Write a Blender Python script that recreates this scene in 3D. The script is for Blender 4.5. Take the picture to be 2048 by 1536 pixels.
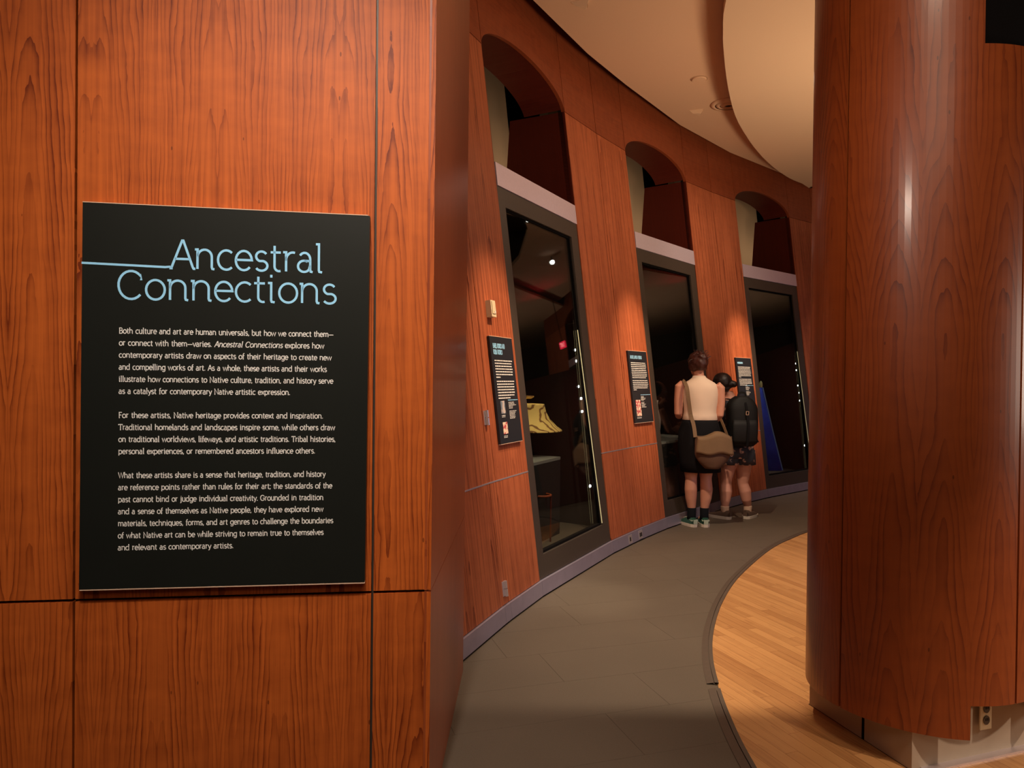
import bpy, math, random
from mathutils import Vector, Matrix, noise
R_ = random.Random(7)
sc = bpy.context.scene
COL = sc.collection
for o in list(bpy.data.objects): bpy.data.objects.remove(o)

# ------------------------------------------------------------------ camera
H = 1.36; F = 1452.0; PITCH = -.009; ROLL = .0105
cp, sp, cr, sr = math.cos(PITCH), math.sin(PITCH), math.cos(ROLL), math.sin(ROLL)
c_f = Vector((0, cp, sp)); c_u = Vector((0, -sp, cp)); c_r = Vector((1, 0, 0))
cx_ = c_r*cr + c_u*sr; cy_ = -c_r*sr + c_u*cr
cam_d = bpy.data.cameras.new('camera'); cam = bpy.data.objects.new('camera', cam_d); COL.objects.link(cam)
M = Matrix.Identity(4)
for i in range(3): M[i][0] = cx_[i]; M[i][1] = cy_[i]; M[i][2] = -c_f[i]
M[2][3] = H
cam.matrix_world = M
cam_d.sensor_width = 36; cam_d.lens = F/2048*36; cam_d.clip_start = .05
sc.camera = cam
EYE = Vector((0, 0, H))
def ray(u, v):                                   # direction of sight through a point of the photograph
    return (cx_*(u-1024) - cy_*(v-768))/F + c_f
def hit(u, v, p, n):
    r = ray(u, v); return EYE + r*((Vector(p)-EYE).dot(n)/r.dot(n))
def on_z(u, v, z): return hit(u, v, Vector((0, 0, z)), Vector((0, 0, 1)))

# ------------------------------------------------------------------ light and exposure
sc.view_settings.view_transform = 'Standard'; sc.view_settings.look = 'None'
sc.view_settings.exposure = 0.0; sc.view_settings.gamma = 1.0; sc.view_settings.use_curve_mapping = False
sc.cycles.use_denoising = True
sc.cycles.max_bounces = 8; sc.cycles.transparent_max_bounces = 12
sc.cycles.sample_clamp_indirect = 4.0
w = bpy.data.worlds.new('world'); sc.world = w; w.use_nodes = True
w.node_tree.nodes['Background'].inputs[0].default_value = (.9, .6, .42, 1)
w.node_tree.nodes['Background'].inputs[1].default_value = .05
def aim(o, loc, target):
    o.location = loc; o.rotation_euler = (Vector(target)-Vector(loc)).to_track_quat('-Z', 'Y').to_euler()
def spot(loc, target, power, angle, blend=.5, col=(1, .72, .48), rad=.04):
    d = bpy.data.lights.new('gallery_or_fill_spot', 'SPOT'); d.energy = power; d.spot_size = math.radians(angle)
    d.spot_blend = blend; d.color = col; d.shadow_soft_size = rad
    o = bpy.data.objects.new('gallery_or_fill_spot', d); COL.objects.link(o); aim(o, loc, target); return o
def area(loc, target, power, sx, sy, col=(1, .72, .48)):
    d = bpy.data.lights.new('soft_fill', 'AREA'); d.energy = power; d.shape = 'RECTANGLE'; d.size = sx; d.size_y = sy; d.color = col
    o = bpy.data.objects.new('soft_fill', d); COL.objects.link(o); aim(o, loc, target); return o
WARM = (1, .80, .60)
spot((-.35, .35, 3.75), (-.60, 2.1, 1.45), 240, 50, 1, (1, .93, .83), .05)      # on the big sign
spot((-1.0, .2, 3.7), (-1.5, 2.0, 1.7), 70, 60, 1, WARM, .06)
spot((.25, .2, 3.7), (-.05, 2.1, 1.6), 90, 42, 1, WARM, .06)
area((.2, -1.6, 3.7), (0, 1.8, .9), 22, 2.2, 1.2, WARM)                 # soft fill added behind the camera
area((2.6, 5.6, 3.55), (2.2, 6.2, 0), 14, 1.4, 1.0, (1, .74, .52))  # unseen soft fill added above the far walkway

# ------------------------------------------------------------------ wall geometry (a leaning cone)
CX, CY, RR, SL = 11.9623, -.9742, 12.9688, .13135
def P(t, z, off=0.0):
    r = RR + SL*z + off
    return Vector((CX - r*math.cos(t), CY + r*math.sin(t), z))
def frame_at(t, z, off=0.0):
    c, s = math.cos(t), math.sin(t); k = math.sqrt(1+SL*SL)
    u = Vector((s, c, 0)); wv = Vector((-SL*c, SL*s, 1))/k; n = u.cross(wv)
    m = Matrix.Identity(4); o = P(t, z, off)
    for i in range(3): m[i][0] = u[i]; m[i][1] = -n[i]; m[i][2] = wv[i]; m[i][3] = o[i]
    return m
def at_radial(u, v, t): return hit(u, v, P(t, 0), Vector((math.sin(t), math.cos(t), 0)))

# ------------------------------------------------------------------ materials
def new_mat(name):
    m = bpy.data.materials.new(name); m.use_nodes = True
    nt = m.node_tree; b = nt.nodes['Principled BSDF']; return m, nt, b
def N(nt, t, **kw):
    n = nt.nodes.new(t)
    for k, v in kw.items():
        if isinstance(k, str) and hasattr(n, k): setattr(n, k, v)
    return n
def math_(nt, op, a, b=None, c=None):
    n = nt.nodes.new('ShaderNodeMath'); n.operation = op
    for i, x in enumerate((a, b, c)):
        if x is None: continue
        if isinstance(x, (int, float)): n.inputs[i].default_value = x
        else: nt.links.new(x, n.inputs[i])
    return n.outputs[0]
def mixc(nt, f, a, b, mode='MIX'):
    n = nt.nodes.new('ShaderNodeMix'); n.data_type = 'RGBA'; n.blend_type = mode
    for s, x in ((0, f), (6, a), (7, b)):
        if isinstance(x, (int, float)): n.inputs[s].default_value = x
        elif isinstance(x, tuple): n.inputs[s].default_value = (*x, 1)
        else: nt.links.new(x, n.inputs[s])
    return n.outputs[2]
def plain(name, col, rough=.5, metal=0, coat=0, noise_amt=0, scale=30, emit=None, es=1, bump=0, spec=.5):
    m, nt, b = new_mat(name)
    b.inputs['Roughness'].default_value = rough; b.inputs['Metallic'].default_value = metal
    b.inputs['Coat Weight'].default_value = coat; b.inputs['Specular IOR Level'].default_value = spec
    tc = N(nt, 'ShaderNodeTexCoord'); no = N(nt, 'ShaderNodeTexNoise'); no.inputs['Scale'].default_value = scale; no.inputs['Detail'].default_value = 4
    nt.links.new(tc.outputs['Object'], no.inputs['Vector'])
    f = math_(nt, 'MULTIPLY', math_(nt, 'SUBTRACT', no.outputs[0], .5), noise_amt)
    br = math_(nt, 'ADD', f, 1.0)
    g = nt.nodes.new('ShaderNodeCombineColor')
    for i in range(3): nt.links.new(math_(nt, 'MULTIPLY', br, col[i]), g.inputs[i])
    nt.links.new(g.outputs[0], b.inputs['Base Color'])
    if bump:
        bp = N(nt, 'ShaderNodeBump'); bp.inputs['Strength'].default_value = bump; bp.inputs['Distance'].default_value = .002
        nt.links.new(no.outputs[0], bp.inputs['Height']); nt.links.new(bp.outputs[0], b.inputs['Normal'])
    if emit:
        b.inputs['Emission Color'].default_value = (*emit, 1); b.inputs['Emission Strength'].default_value = es
    return m
def wood(name, light, dark, leaf=.17, taper=7.0, rings=95.0, contrast=.75, rough=.34, coat=.25, coat_r=.12, amp=1.6, horiz=False, streak=.22, cloud=.3, spec=.5, vary=.16):
    m, nt, b = new_mat(name); L = nt.links
    uv = N(nt, 'ShaderNodeUVMap'); sx = N(nt, 'ShaderNodeSeparateXYZ'); L.new(uv.outputs[0], sx.inputs[0])
    u, v = (sx.outputs[1], sx.outputs[0]) if horiz else (sx.outputs[0], sx.outputs[1])
    oi = N(nt, 'ShaderNodeObjectInfo'); rnd = oi.outputs['Random']
    U = math_(nt, 'ADD', u, math_(nt, 'MULTIPLY', rnd, 7.3))
    V = math_(nt, 'ADD', v, math_(nt, 'MULTIPLY', rnd, 31.7))
    fold = math_(nt, 'PINGPONG', U, leaf)
    leafid = math_(nt, 'FLOOR', math_(nt, 'DIVIDE', U, leaf*2))
    x = math_(nt, 'SUBTRACT', fold, math_(nt, 'MULTIPLY', math_(nt, 'FRACT', math_(nt, 'MULTIPLY', rnd, 13.7)), leaf*.9))
    def noise_(a, sa, bb, sb, det=3, z=0.0, dist=0.0):
        c = N(nt, 'ShaderNodeCombineXYZ')
        L.new(math_(nt, 'MULTIPLY', a, sa), c.inputs[0]); L.new(math_(nt, 'MULTIPLY', bb, sb), c.inputs[1]); c.inputs[2].default_value = z
        n = N(nt, 'ShaderNodeTexNoise'); n.inputs['Scale'].default_value = 1; n.inputs['Detail'].default_value = det; n.inputs['Distortion'].default_value = dist
        L.new(c.outputs[0], n.inputs['Vector']); return n.outputs[0]
    n1 = noise_(fold, 7.0, V, .9, 3); nv = noise_(leafid, 3.3, V, .8, 2, 7.0); nr = noise_(fold, 3.0, V, .5, 1, 11.0)
    n1b = noise_(fold, 34.0, V, 9.0, 3, 3.0)
    r = math_(nt, 'SQRT', math_(nt, 'ADD', math_(nt, 'MULTIPLY', x, x), .0007))
    t = math_(nt, 'ADD', math_(nt, 'MULTIPLY', r, math_(nt, 'MULTIPLY', rings, math_(nt, 'ADD', nr, .55))), math_(nt, 'ADD', math_(nt, 'MULTIPLY', V, taper), math_(nt, 'MULTIPLY', nv, taper*2.2)))
    t = math_(nt, 'ADD', t, math_(nt, 'MULTIPLY', n1, amp*3.2))
    t = math_(nt, 'ADD', t, math_(nt, 'MULTIPLY', n1b, amp*.45))
    fr = math_(nt, 'FRACT', t)
    line = math_(nt, 'POWER', fr, 3.6)                      # slow rise, sharp fall, like growth rings
    n2 = noise_(fold, 420.0, V, 5.0, 2, 9.0)
    n3 = noise_(U, 9.0, V, 16.0, 4, 5.0)
    n4 = noise_(fold, 60.0, V, .7, 3, 2.0)
    nc = noise_(fold, 14.0, V, 1.6, 2, 21.0); f = math_(nt, 'MULTIPLY', line, math_(nt, 'MULTIPLY', math_(nt, 'MAXIMUM', math_(nt, 'SUBTRACT', nc, .28), .0), contrast*3.4))
    f = math_(nt, 'ADD', f, math_(nt, 'MULTIPLY', math_(nt, 'SUBTRACT', n2, .5), streak))
    f = math_(nt, 'ADD', f, math_(nt, 'MULTIPLY', math_(nt, 'SUBTRACT', n3, .5), -cloud))
    f = math_(nt, 'ADD', f, math_(nt, 'MULTIPLY', math_(nt, 'SUBTRACT', n4, .5), streak*2.6))
    f = math_(nt, 'ADD', f, math_(nt, 'MULTIPLY', math_(nt, 'SUBTRACT', rnd, .5), vary))
    cl = N(nt, 'ShaderNodeClamp'); L.new(math_(nt, 'ADD', f, .18), cl.inputs[0])
    col = mixc(nt, cl.outputs[0], light, dark)
    # rare dark flecks
    vo = N(nt, 'ShaderNodeTexVoronoi'); c = N(nt, 'ShaderNodeCombineXYZ')
    L.new(math_(nt, 'MULTIPLY', U, 16), c.inputs[0]); L.new(math_(nt, 'MULTIPLY', V, 6), c.inputs[1]); vo.inputs['Scale'].default_value = 1
    L.new(c.outputs[0], vo.inputs['Vector'])
    fl = math_(nt, 'LESS_THAN', vo.outputs['Distance'], .045)
    col = mixc(nt, math_(nt, 'MULTIPLY', fl, .6), col, (dark[0]*.35, dark[1]*.35, dark[2]*.35))
    L.new(col, b.inputs['Base Color'])
    b.inputs['Roughness'].default_value = rough; b.inputs['Coat Weight'].default_value = coat; b.inputs['Coat Roughness'].default_value = coat_r
    b.inputs['Specular IOR Level'].default_value = spec
    return m
MT = {}
MT['cherry'] = wood('cherry_veneer', (.57, .120, .018), (.18, .024, .003), taper=3.0, rings=82, contrast=.76, rough=.5, coat=.05, spec=.3, amp=1.9, streak=.42, cloud=.6)
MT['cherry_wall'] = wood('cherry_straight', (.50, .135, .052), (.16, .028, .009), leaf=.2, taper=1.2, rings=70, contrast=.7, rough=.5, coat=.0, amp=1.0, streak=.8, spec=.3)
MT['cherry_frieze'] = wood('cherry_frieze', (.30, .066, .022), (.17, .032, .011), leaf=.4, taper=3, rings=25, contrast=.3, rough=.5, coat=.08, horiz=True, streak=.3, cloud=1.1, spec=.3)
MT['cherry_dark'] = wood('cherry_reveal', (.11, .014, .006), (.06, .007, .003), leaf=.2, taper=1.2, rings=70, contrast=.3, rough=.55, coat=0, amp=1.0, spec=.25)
MT['cherry_gloss'] = wood('cherry_polished', (.42, .09, .022), (.22, .034, .009), leaf=.2, taper=1.5, rings=90, contrast=.5, rough=.4, coat=.35, coat_r=.22, amp=1.0, streak=.3)
MT['cherry_column'] = wood('cherry_column', (.34, .070, .012), (.13, .018, .004), leaf=.17, taper=4.0, rings=48, contrast=.6, rough=.45, coat=.4, coat_r=.2, amp=1.2, streak=.12, cloud=.45)
MT['black'] = plain('black_void', (.004, .003, .003), .9, spec=.1)
MT['gap'] = plain('dark_joint', (.012, .007, .004), .8, spec=.2)
MT['sign'] = plain('sign_black', (.010, .011, .009), .42, noise_amt=.2, scale=8, spec=.35)
MT['label'] = plain('label_black', (.016, .018, .024), .45, spec=.4)
MT['edge'] = plain('sign_edge', (.75, .5, .36), .4)
MT['cyan'] = plain('pale_blue_print', (.34, .70, 1.0), .6)
MT['white'] = plain('white_print', (.86, .82, .78), .6)
MT['steel'] = plain('brushed_steel', (.78, .64, .74), .48, .55, noise_amt=.15, scale=60)
MT['baseboard'] = plain('brushed_baseboard', (.46, .40, .50), .46, .7, noise_amt=.25, scale=12)
MT['bronze'] = plain('dark_bronze_frame', (.075, .055, .042), .45, .3, noise_amt=.15, scale=40)
MT['case_dark'] = plain('case_interior', (.018, .014, .013), .8, spec=.2)
MT['ceiling'] = plain('ceiling_plaster', (.72, .47, .31), .9, noise_amt=.05, scale=120, spec=.1)
MT['cloud'] = plain('cloud_plaster', (.74, .52, .35), .9, noise_amt=.05, scale=120, spec=.1)
MT['tan'] = plain('tan_plaster', (.50, .31, .18), .85)
MT['beige'] = plain('beige_plinth', (.46, .36, .27), .7, noise_amt=.1, scale=25)
MT['ivory'] = plain('ivory_plastic', (.72, .60, .40), .4)
MT['chrome'] = plain('satin_chrome', (.80, .72, .74), .38, .8)
MT['rubber'] = plain('reducer_strip', (.10, .072, .052), .5, noise_amt=.3, scale=40)
MT['walls'] = plain('dark_far_wall', (.09, .075, .08), .85)
MT['redwall'] = plain('dark_red_wall', (.13, .025, .018), .6)
MT['lamp'] = plain('lamp_lens', (1, 1, 1), .5, emit=(1, .96, .88), es=14)
MT['led'] = plain('led_lens', (1, 1, 1), .5, emit=(.9, .97, 1), es=9)
MT['edge_glow'] = plain('edge_glow', (.8, .75, .45), .5, emit=(.85, .75, .38), es=.28)  # glow put into the material for the lit acrylic edge, no lamp
MT['exit'] = plain('exit_face', (.3, .01, .02), .5, emit=(1, .02, .06), es=2.5)
MT['exit_letter'] = plain('exit_letters', (1, .6, .6), .5, emit=(1, .3, .3), es=3.5)
MT['redled'] = plain('red_led', (.5, .01, .02), .5, emit=(1, .02, .08), es=4)
MT['skin'] = plain('skin', (.62, .28, .18), .5, noise_amt=.12, scale=14)
MT['skin2'] = plain('skin_fair', (.66, .30, .21), .5, noise_amt=.14, scale=14)
MT['cream'] = plain('cream_knit', (.78, .58, .43), .85, noise_amt=.12, scale=9, bump=.3)
MT['skirt'] = plain('black_cloth', (.008, .007, .008), .9, spec=.15)
MT['sock'] = plain('black_sock', (.008, .009, .012), .9, spec=.15)
MT['sock2'] = plain('beige_sock', (.62, .40, .28), .9)
MT['hair1'] = plain('auburn_hair', (.055, .012, .007), .5, noise_amt=1.2, scale=45, bump=1)
MT['hair2'] = plain('black_hair', (.016, .006, .005), .45, noise_amt=1.0, scale=45, bump=1)
MT['bag'] = plain('olive_brown_canvas', (.17, .095, .043), .8, noise_amt=.35, scale=12, bump=.3)
MT['bag_dark'] = plain('brown_canvas', (.10, .045, .022), .8, noise_amt=.35, scale=12)
MT['pack'] = plain('black_nylon', (.007, .006, .006), .65, noise_amt=.4, scale=10, bump=.4, spec=.3)
MT['shoe_white'] = plain('white_sole', (.72, .62, .52), .6)
MT['shoe_green'] = plain('green_leather', (.02, .075, .05), .5)
MT['shoe_mint'] = plain('mint_leather', (.40, .46, .36), .5)
MT['shoe_brown'] = plain('brown_mesh_shoe', (.10, .055, .035), .8)
MT['eye'] = plain('eye', (.7, .68, .65), .3)
MT['lip'] = plain('lip', (.45, .12, .10), .5)
MT['hat'] = None
def glass():
    m = bpy.data.materials.new('case_glass'); m.use_nodes = True; nt = m.node_tree; nt.nodes.clear()
    o = N(nt, 'ShaderNodeOutputMaterial'); t = N(nt, 'ShaderNodeBsdfTransparent'); g = N(nt, 'ShaderNodeBsdfGlossy'); g.inputs['Roughness'].default_value = .015
    t.inputs[0].default_value = (.9, .92, .9, 1)
    lw = N(nt, 'ShaderNodeLayerWeight'); lw.inputs['Blend'].default_value = .5; mx = N(nt, 'ShaderNodeMixShader')
    fr_ = math_(nt, 'ADD', math_(nt, 'MULTIPLY', math_(nt, 'POWER', lw.outputs['Facing'], 4.5), .92), .042)
    nt.links.new(fr_, mx.inputs[0]); nt.links.new(t.outputs[0], mx.inputs[1]); nt.links.new(g.outputs[0], mx.inputs[2]); nt.links.new(mx.outputs[0], o.inputs[0])
    return m
MT['glass'] = glass()
def two_tone(name, a, b_, scale, lo, hi, rough=.8, coords='Object', kind='VORONOI', third=None, stretch=(1, 1, 1)):
    m, nt, b = new_mat(name); tc = N(nt, 'ShaderNodeTexCoord'); mp = N(nt, 'ShaderNodeMapping'); mp.inputs['Scale'].default_value = stretch
    nt.links.new(tc.outputs[coords], mp.inputs[0])
    no = N(nt, 'ShaderNodeTexNoise'); no.inputs['Scale'].default_value = scale*1.3; nt.links.new(mp.outputs[0], no.inputs['Vector'])
    if kind == 'VORONOI':
        v = N(nt, 'ShaderNodeTexVoronoi'); v.inputs['Scale'].default_value = scale; nt.links.new(mp.outputs[0], v.inputs['Vector'])
        s = math_(nt, 'ADD', v.outputs['Distance'], math_(nt, 'MULTIPLY', no.outputs[0], .25))
    elif kind == 'WAVE':
        v = N(nt, 'ShaderNodeTexWave'); v.wave_type = 'RINGS'; v.inputs['Scale'].default_value = scale; v.inputs['Distortion'].default_value = 7; v.inputs['Detail Scale'].default_value = 1.2
        nt.links.new(mp.outputs[0], v.inputs['Vector']); s = v.outputs['Fac']
    else: s = no.outputs[0]
    mr = N(nt, 'ShaderNodeMapRange'); mr.inputs[1].default_value = lo; mr.inputs[2].default_value = hi; nt.links.new(s, mr.inputs[0])
    col = mixc(nt, mr.outputs[0], a, b_)
    if third:
        n2 = N(nt, 'ShaderNodeTexNoise'); n2.inputs['Scale'].default_value = scale*.6; nt.links.new(mp.outputs[0], n2.inputs['Vector'])
        m2 = N(nt, 'ShaderNodeMapRange'); m2.inputs[1].default_value = .5; m2.inputs[2].default_value = .56; nt.links.new(n2.outputs[0], m2.inputs[0])
        col = mixc(nt, m2.outputs[0], col, third)
    nt.links.new(col, b.inputs['Base Color']); b.inputs['Roughness'].default_value = rough; return m
MT['floral'] = two_tone('dark_floral_cloth', (.62, .36, .28), (.05, .035, .045), 19, .44, .52, third=(.045, .05, .07))
MT['hat'] = two_tone('woven_hat', (.22, .09, .02), (.82, .56, .17), 7, .10, .22, kind='WAVE')
MT['robe'] = two_tone('blue_cloth', (.03, .07, .55), (.05, .10, .70), 6, .4, .6, kind='NOISE')
MT['robe_edge'] = plain('pale_blue_trim', (.25, .42, .75), .7)
MT['robe_tip'] = plain('yellow_tip', (.75, .66, .28), .7)
MT['photo1'] = two_tone('portrait_print', (.55, .45, .42), (.16, .20, .26), 14, .45, .55, kind='NOISE')
MT['photo2'] = two_tone('artwork_print', (.85, .65, .5), (.5, .05, .07), 30, .45, .55, kind='NOISE')
MT['photo3'] = two_tone('sketch_print', (.85, .68, .48), (.2, .1, .06), 20, .62, .68, kind='NOISE')
# carpet-like stone floor
def floor_mat():
    m, nt, b = new_mat('taupe_floor'); L = nt.links; tc = N(nt, 'ShaderNodeTexCoord'); oi = N(nt, 'ShaderNodeObjectInfo')
    n1 = N(nt, 'ShaderNodeTexNoise'); n1.inputs['Scale'].default_value = 220; n1.inputs['Detail'].default_value = 2; L.new(tc.outputs['Object'], n1.inputs['Vector'])
    n2 = N(nt, 'ShaderNodeTexNoise'); n2.inputs['Scale'].default_value = 2.2; n2.inputs['Detail'].default_value = 5; L.new(tc.outputs['Object'], n2.inputs['Vector'])
    f = math_(nt, 'ADD', math_(nt, 'MULTIPLY', n1.outputs[0], .5), math_(nt, 'MULTIPLY', n2.outputs[0], .35))
    f = math_(nt, 'ADD', f, math_(nt, 'MULTIPLY', oi.outputs['Random'], .06))
    col = mixc(nt, f, (.078, .058, .041), (.175, .132, .094)); L.new(col, b.inputs['Base Color'])
    b.inputs['Roughness'].default_value = .62; b.inputs['Specular IOR Level'].default_value = .3
    bp = N(nt, 'ShaderNodeBump'); bp.inputs['Strength'].default_value = .25; bp.inputs['Distance'].default_value = .002; L.new(n1.outputs[0], bp.inputs['Height']); L.new(bp.outputs[0], b.inputs['Normal'])
    return m
MT['floor'] = floor_mat()
MT['oak'] = wood('maple_plank', (.68, .34, .125), (.34, .13, .038), leaf=.08, taper=2.0, rings=60, contrast=.35, rough=.34, coat=.35, coat_r=.22, amp=1.0, streak=.25, cloud=.25, vary=.6)

# ------------------------------------------------------------------ mesh helpers
class MB:
    def __init__(s): s.v = []; s.f = []; s.uv = []; s.mi = []
    def face(s, pts, uvs=None, mi=0):
        i = len(s.v); s.v += [tuple(p) for p in pts]; s.f.append(tuple(range(i, i+len(pts))))
        s.uv += uvs if uvs else [(0, 0)]*len(pts); s.mi.append(mi)
    def shell(s, q, off, uvw=None, mi=0, side=None):
        """prism: q = front polygon points, off = matching back points"""
        n = len(q)
        if uvw is None: uvw = [(0, 0)]*n
        s.face(q, uvw, mi); s.face(list(reversed(off)), list(reversed(uvw)), mi if side is None else side)
        for i in range(n):
            j = (i+1) % n
            s.face([q[j], q[i], off[i], off[j]], [uvw[j], uvw[i], uvw[i], uvw[j]], mi if side is None else side)
    def box(s, x0, x1, y0, y1, z0, z1, mi=0):
        a = [(x0, y0, z0), (x1, y0, z0), (x1, y0, z1), (x0, y0, z1)]; b = [(p[0], y1, p[2]) for p in a]
        s.shell(a, b, [(p[0], p[2]) for p in a], mi)
    def raw(s, vs, fs, mi=0):
        i = len(s.v); s.v += [tuple(p) for p in vs]
        for f in fs: s.f.append(tuple(i+k for k in f)); s.uv += [(vs[k][0], vs[k][2]) for k in f]; s.mi.append(mi)
    def tube(s, pts, rad, seg=10, mi=0, caps=True):
        pts = [Vector(p) for p in pts]; n = len(pts)
        rad = [(r, r) if isinstance(r, (int, float)) else r for r in (rad if isinstance(rad, list) else [rad]*n)]
        i0 = len(s.v); ref = None
        for k in range(n):
            d = (pts[min(k+1, n-1)]-pts[max(k-1, 0)]).normalized()
            if ref is None: ref = Vector((1, 0, 0)) if abs(d.x) < .8 else Vector((0, 1, 0))
            a = (ref-d*ref.dot(d)).normalized(); b = d.cross(a); ref = a
            for j in range(seg):
                t = 2*math.pi*j/seg; p = pts[k]+a*(math.cos(t)*rad[k][0])+b*(math.sin(t)*rad[k][1]); s.v.append(tuple(p))
        for k in range(n-1):
            for j in range(seg):
                q = (i0+k*seg+j, i0+k*seg+(j+1) % seg, i0+(k+1)*seg+(j+1) % seg, i0+(k+1)*seg+j)
                s.f.append(q); s.uv += [(j/seg, k), ((j+1)/seg, k), ((j+1)/seg, k+1), (j/seg, k+1)]; s.mi.append(mi)
        if caps:
            s.f.append(tuple(reversed(range(i0, i0+seg)))); s.uv += [(0, 0)]*seg; s.mi.append(mi)
            s.f.append(tuple(range(i0+(n-1)*seg, i0+n*seg))); s.uv += [(0, 0)]*seg; s.mi.append(mi)
    def loft(s, rings, seg=24, mi=0, caps=True, wob=0):
        """rings of (x,y,z,rx,ry), horizontal ellipses"""
        i0 = len(s.v)
        for k, (x, y, z, rx, ry) in enumerate(rings):
            for j in range(seg):
                t = 2*math.pi*j/seg; q = 1+(wob*math.sin(5*t+k)+wob*math.sin(9*t+2*k) if wob else 0)
                s.v.append((x+rx*q*math.cos(t), y+ry*q*math.sin(t), z))
        for k in range(len(rings)-1):
            for j in range(seg):
                s.f.append((i0+k*seg+j, i0+k*seg+(j+1) % seg, i0+(k+1)*seg+(j+1) % seg, i0+(k+1)*seg+j)); s.uv += [(0, 0)]*4; s.mi.append(mi)
        if caps:
            s.f.append(tuple(reversed(range(i0, i0+seg)))); s.uv += [(0, 0)]*seg; s.mi.append(mi)
            s.f.append(tuple(range(i0+(len(rings)-1)*seg, i0+len(rings)*seg))); s.uv += [(0, 0)]*seg; s.mi.append(mi)
    def ball(s, c, r, seg=16, rings=10, mi=0, rot=None, jit=0):
        r = (r, r, r) if isinstance(r, (int, float)) else r; c = Vector(c); i0 = len(s.v)
        for k in range(rings+1):
            ph = math.pi*k/rings
            for j in range(seg):
                t = 2*math.pi*j/seg; p = Vector((math.sin(ph)*math.cos(t)*r[0], math.sin(ph)*math.sin(t)*r[1], math.cos(ph)*r[2]))
                if jit: p *= 1+jit*noise.noise(p*38)
                if rot: p = rot @ p
                s.v.append(tuple(c+p))
        for k in range(rings):
            for j in range(seg):
                s.f.append((i0+k*seg+j, i0+(k+1)*seg+j, i0+(k+1)*seg+(j+1) % seg, i0+k*seg+(j+1) % seg)); s.uv += [(0, 0)]*4; s.mi.append(mi)
    def lathe(s, prof, seg=24, c=(0, 0, 0), mi=0):
        s.loft([(c[0], c[1], c[2]+z, max(r, 1e-4), max(r, 1e-4)) for r, z in prof], seg, mi)
    def build(s, name, mats, parent=None, smooth=False, M=None, bevel=0):
        me = bpy.data.meshes.new(name); me.from_pydata(s.v, [], s.f)
        ul = me.uv_layers.new(name='UVMap'); flat = [c for q in s.uv for c in q]
        if len(flat) == 2*len(me.loops): ul.data.foreach_set('uv', flat)
        mats = mats if isinstance(mats, (list, tuple)) else [mats]
        for m in mats: me.materials.append(MT[m] if isinstance(m, str) else m)
        me.polygons.foreach_set('material_index', s.mi)
        if smooth: me.polygons.foreach_set('use_smooth', [True]*len(me.polygons))
        me.update()
        o = bpy.data.objects.new(name, me); COL.objects.link(o)
        if M is not None: o.matrix_world = M
        if parent is not None: o.parent = parent
        if bevel:
            b = o.modifiers.new('bevel', 'BEVEL'); b.width = bevel; b.segments = 2; b.limit_method = 'ANGLE'
        return o
def tag(o, label=None, cat=None, group=None, kind=None):
    if label: o['label'] = label
    if cat: o['category'] = cat
    if group: o['group'] = group
    if kind: o['kind'] = kind
    return o
def empty(name, loc=(0, 0, 0), rz=0, M=None):
    o = bpy.data.objects.new(name, None); COL.objects.link(o); o.empty_display_size = .1
    if M is not None: o.matrix_world = M
    else: o.location = loc; o.rotation_euler = (0, 0, rz)
    return o
def struct(o, label=None, cat=None): return tag(o, label, cat, kind='structure')
def baked(mb, name, mat, parent, voxel=.006, smooth=6):
    t = mb.build(name, mat); r = t.modifiers.new('r', 'REMESH'); r.mode = 'VOXEL'; r.voxel_size = voxel
    s = t.modifiers.new('s', 'SMOOTH'); s.iterations = smooth; s.factor = .5
    dg = bpy.context.evaluated_depsgraph_get(); dg.update(); me = bpy.data.meshes.new_from_object(t.evaluated_get(dg))
    me.polygons.foreach_set('use_smooth', [True]*len(me.polygons)); me.name = name
    old = t.data; t.modifiers.clear(); t.data = me; bpy.data.meshes.remove(old)
    if not me.materials: me.materials.append(MT[mat])
    if parent is not None: t.parent = parent
    return t

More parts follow.
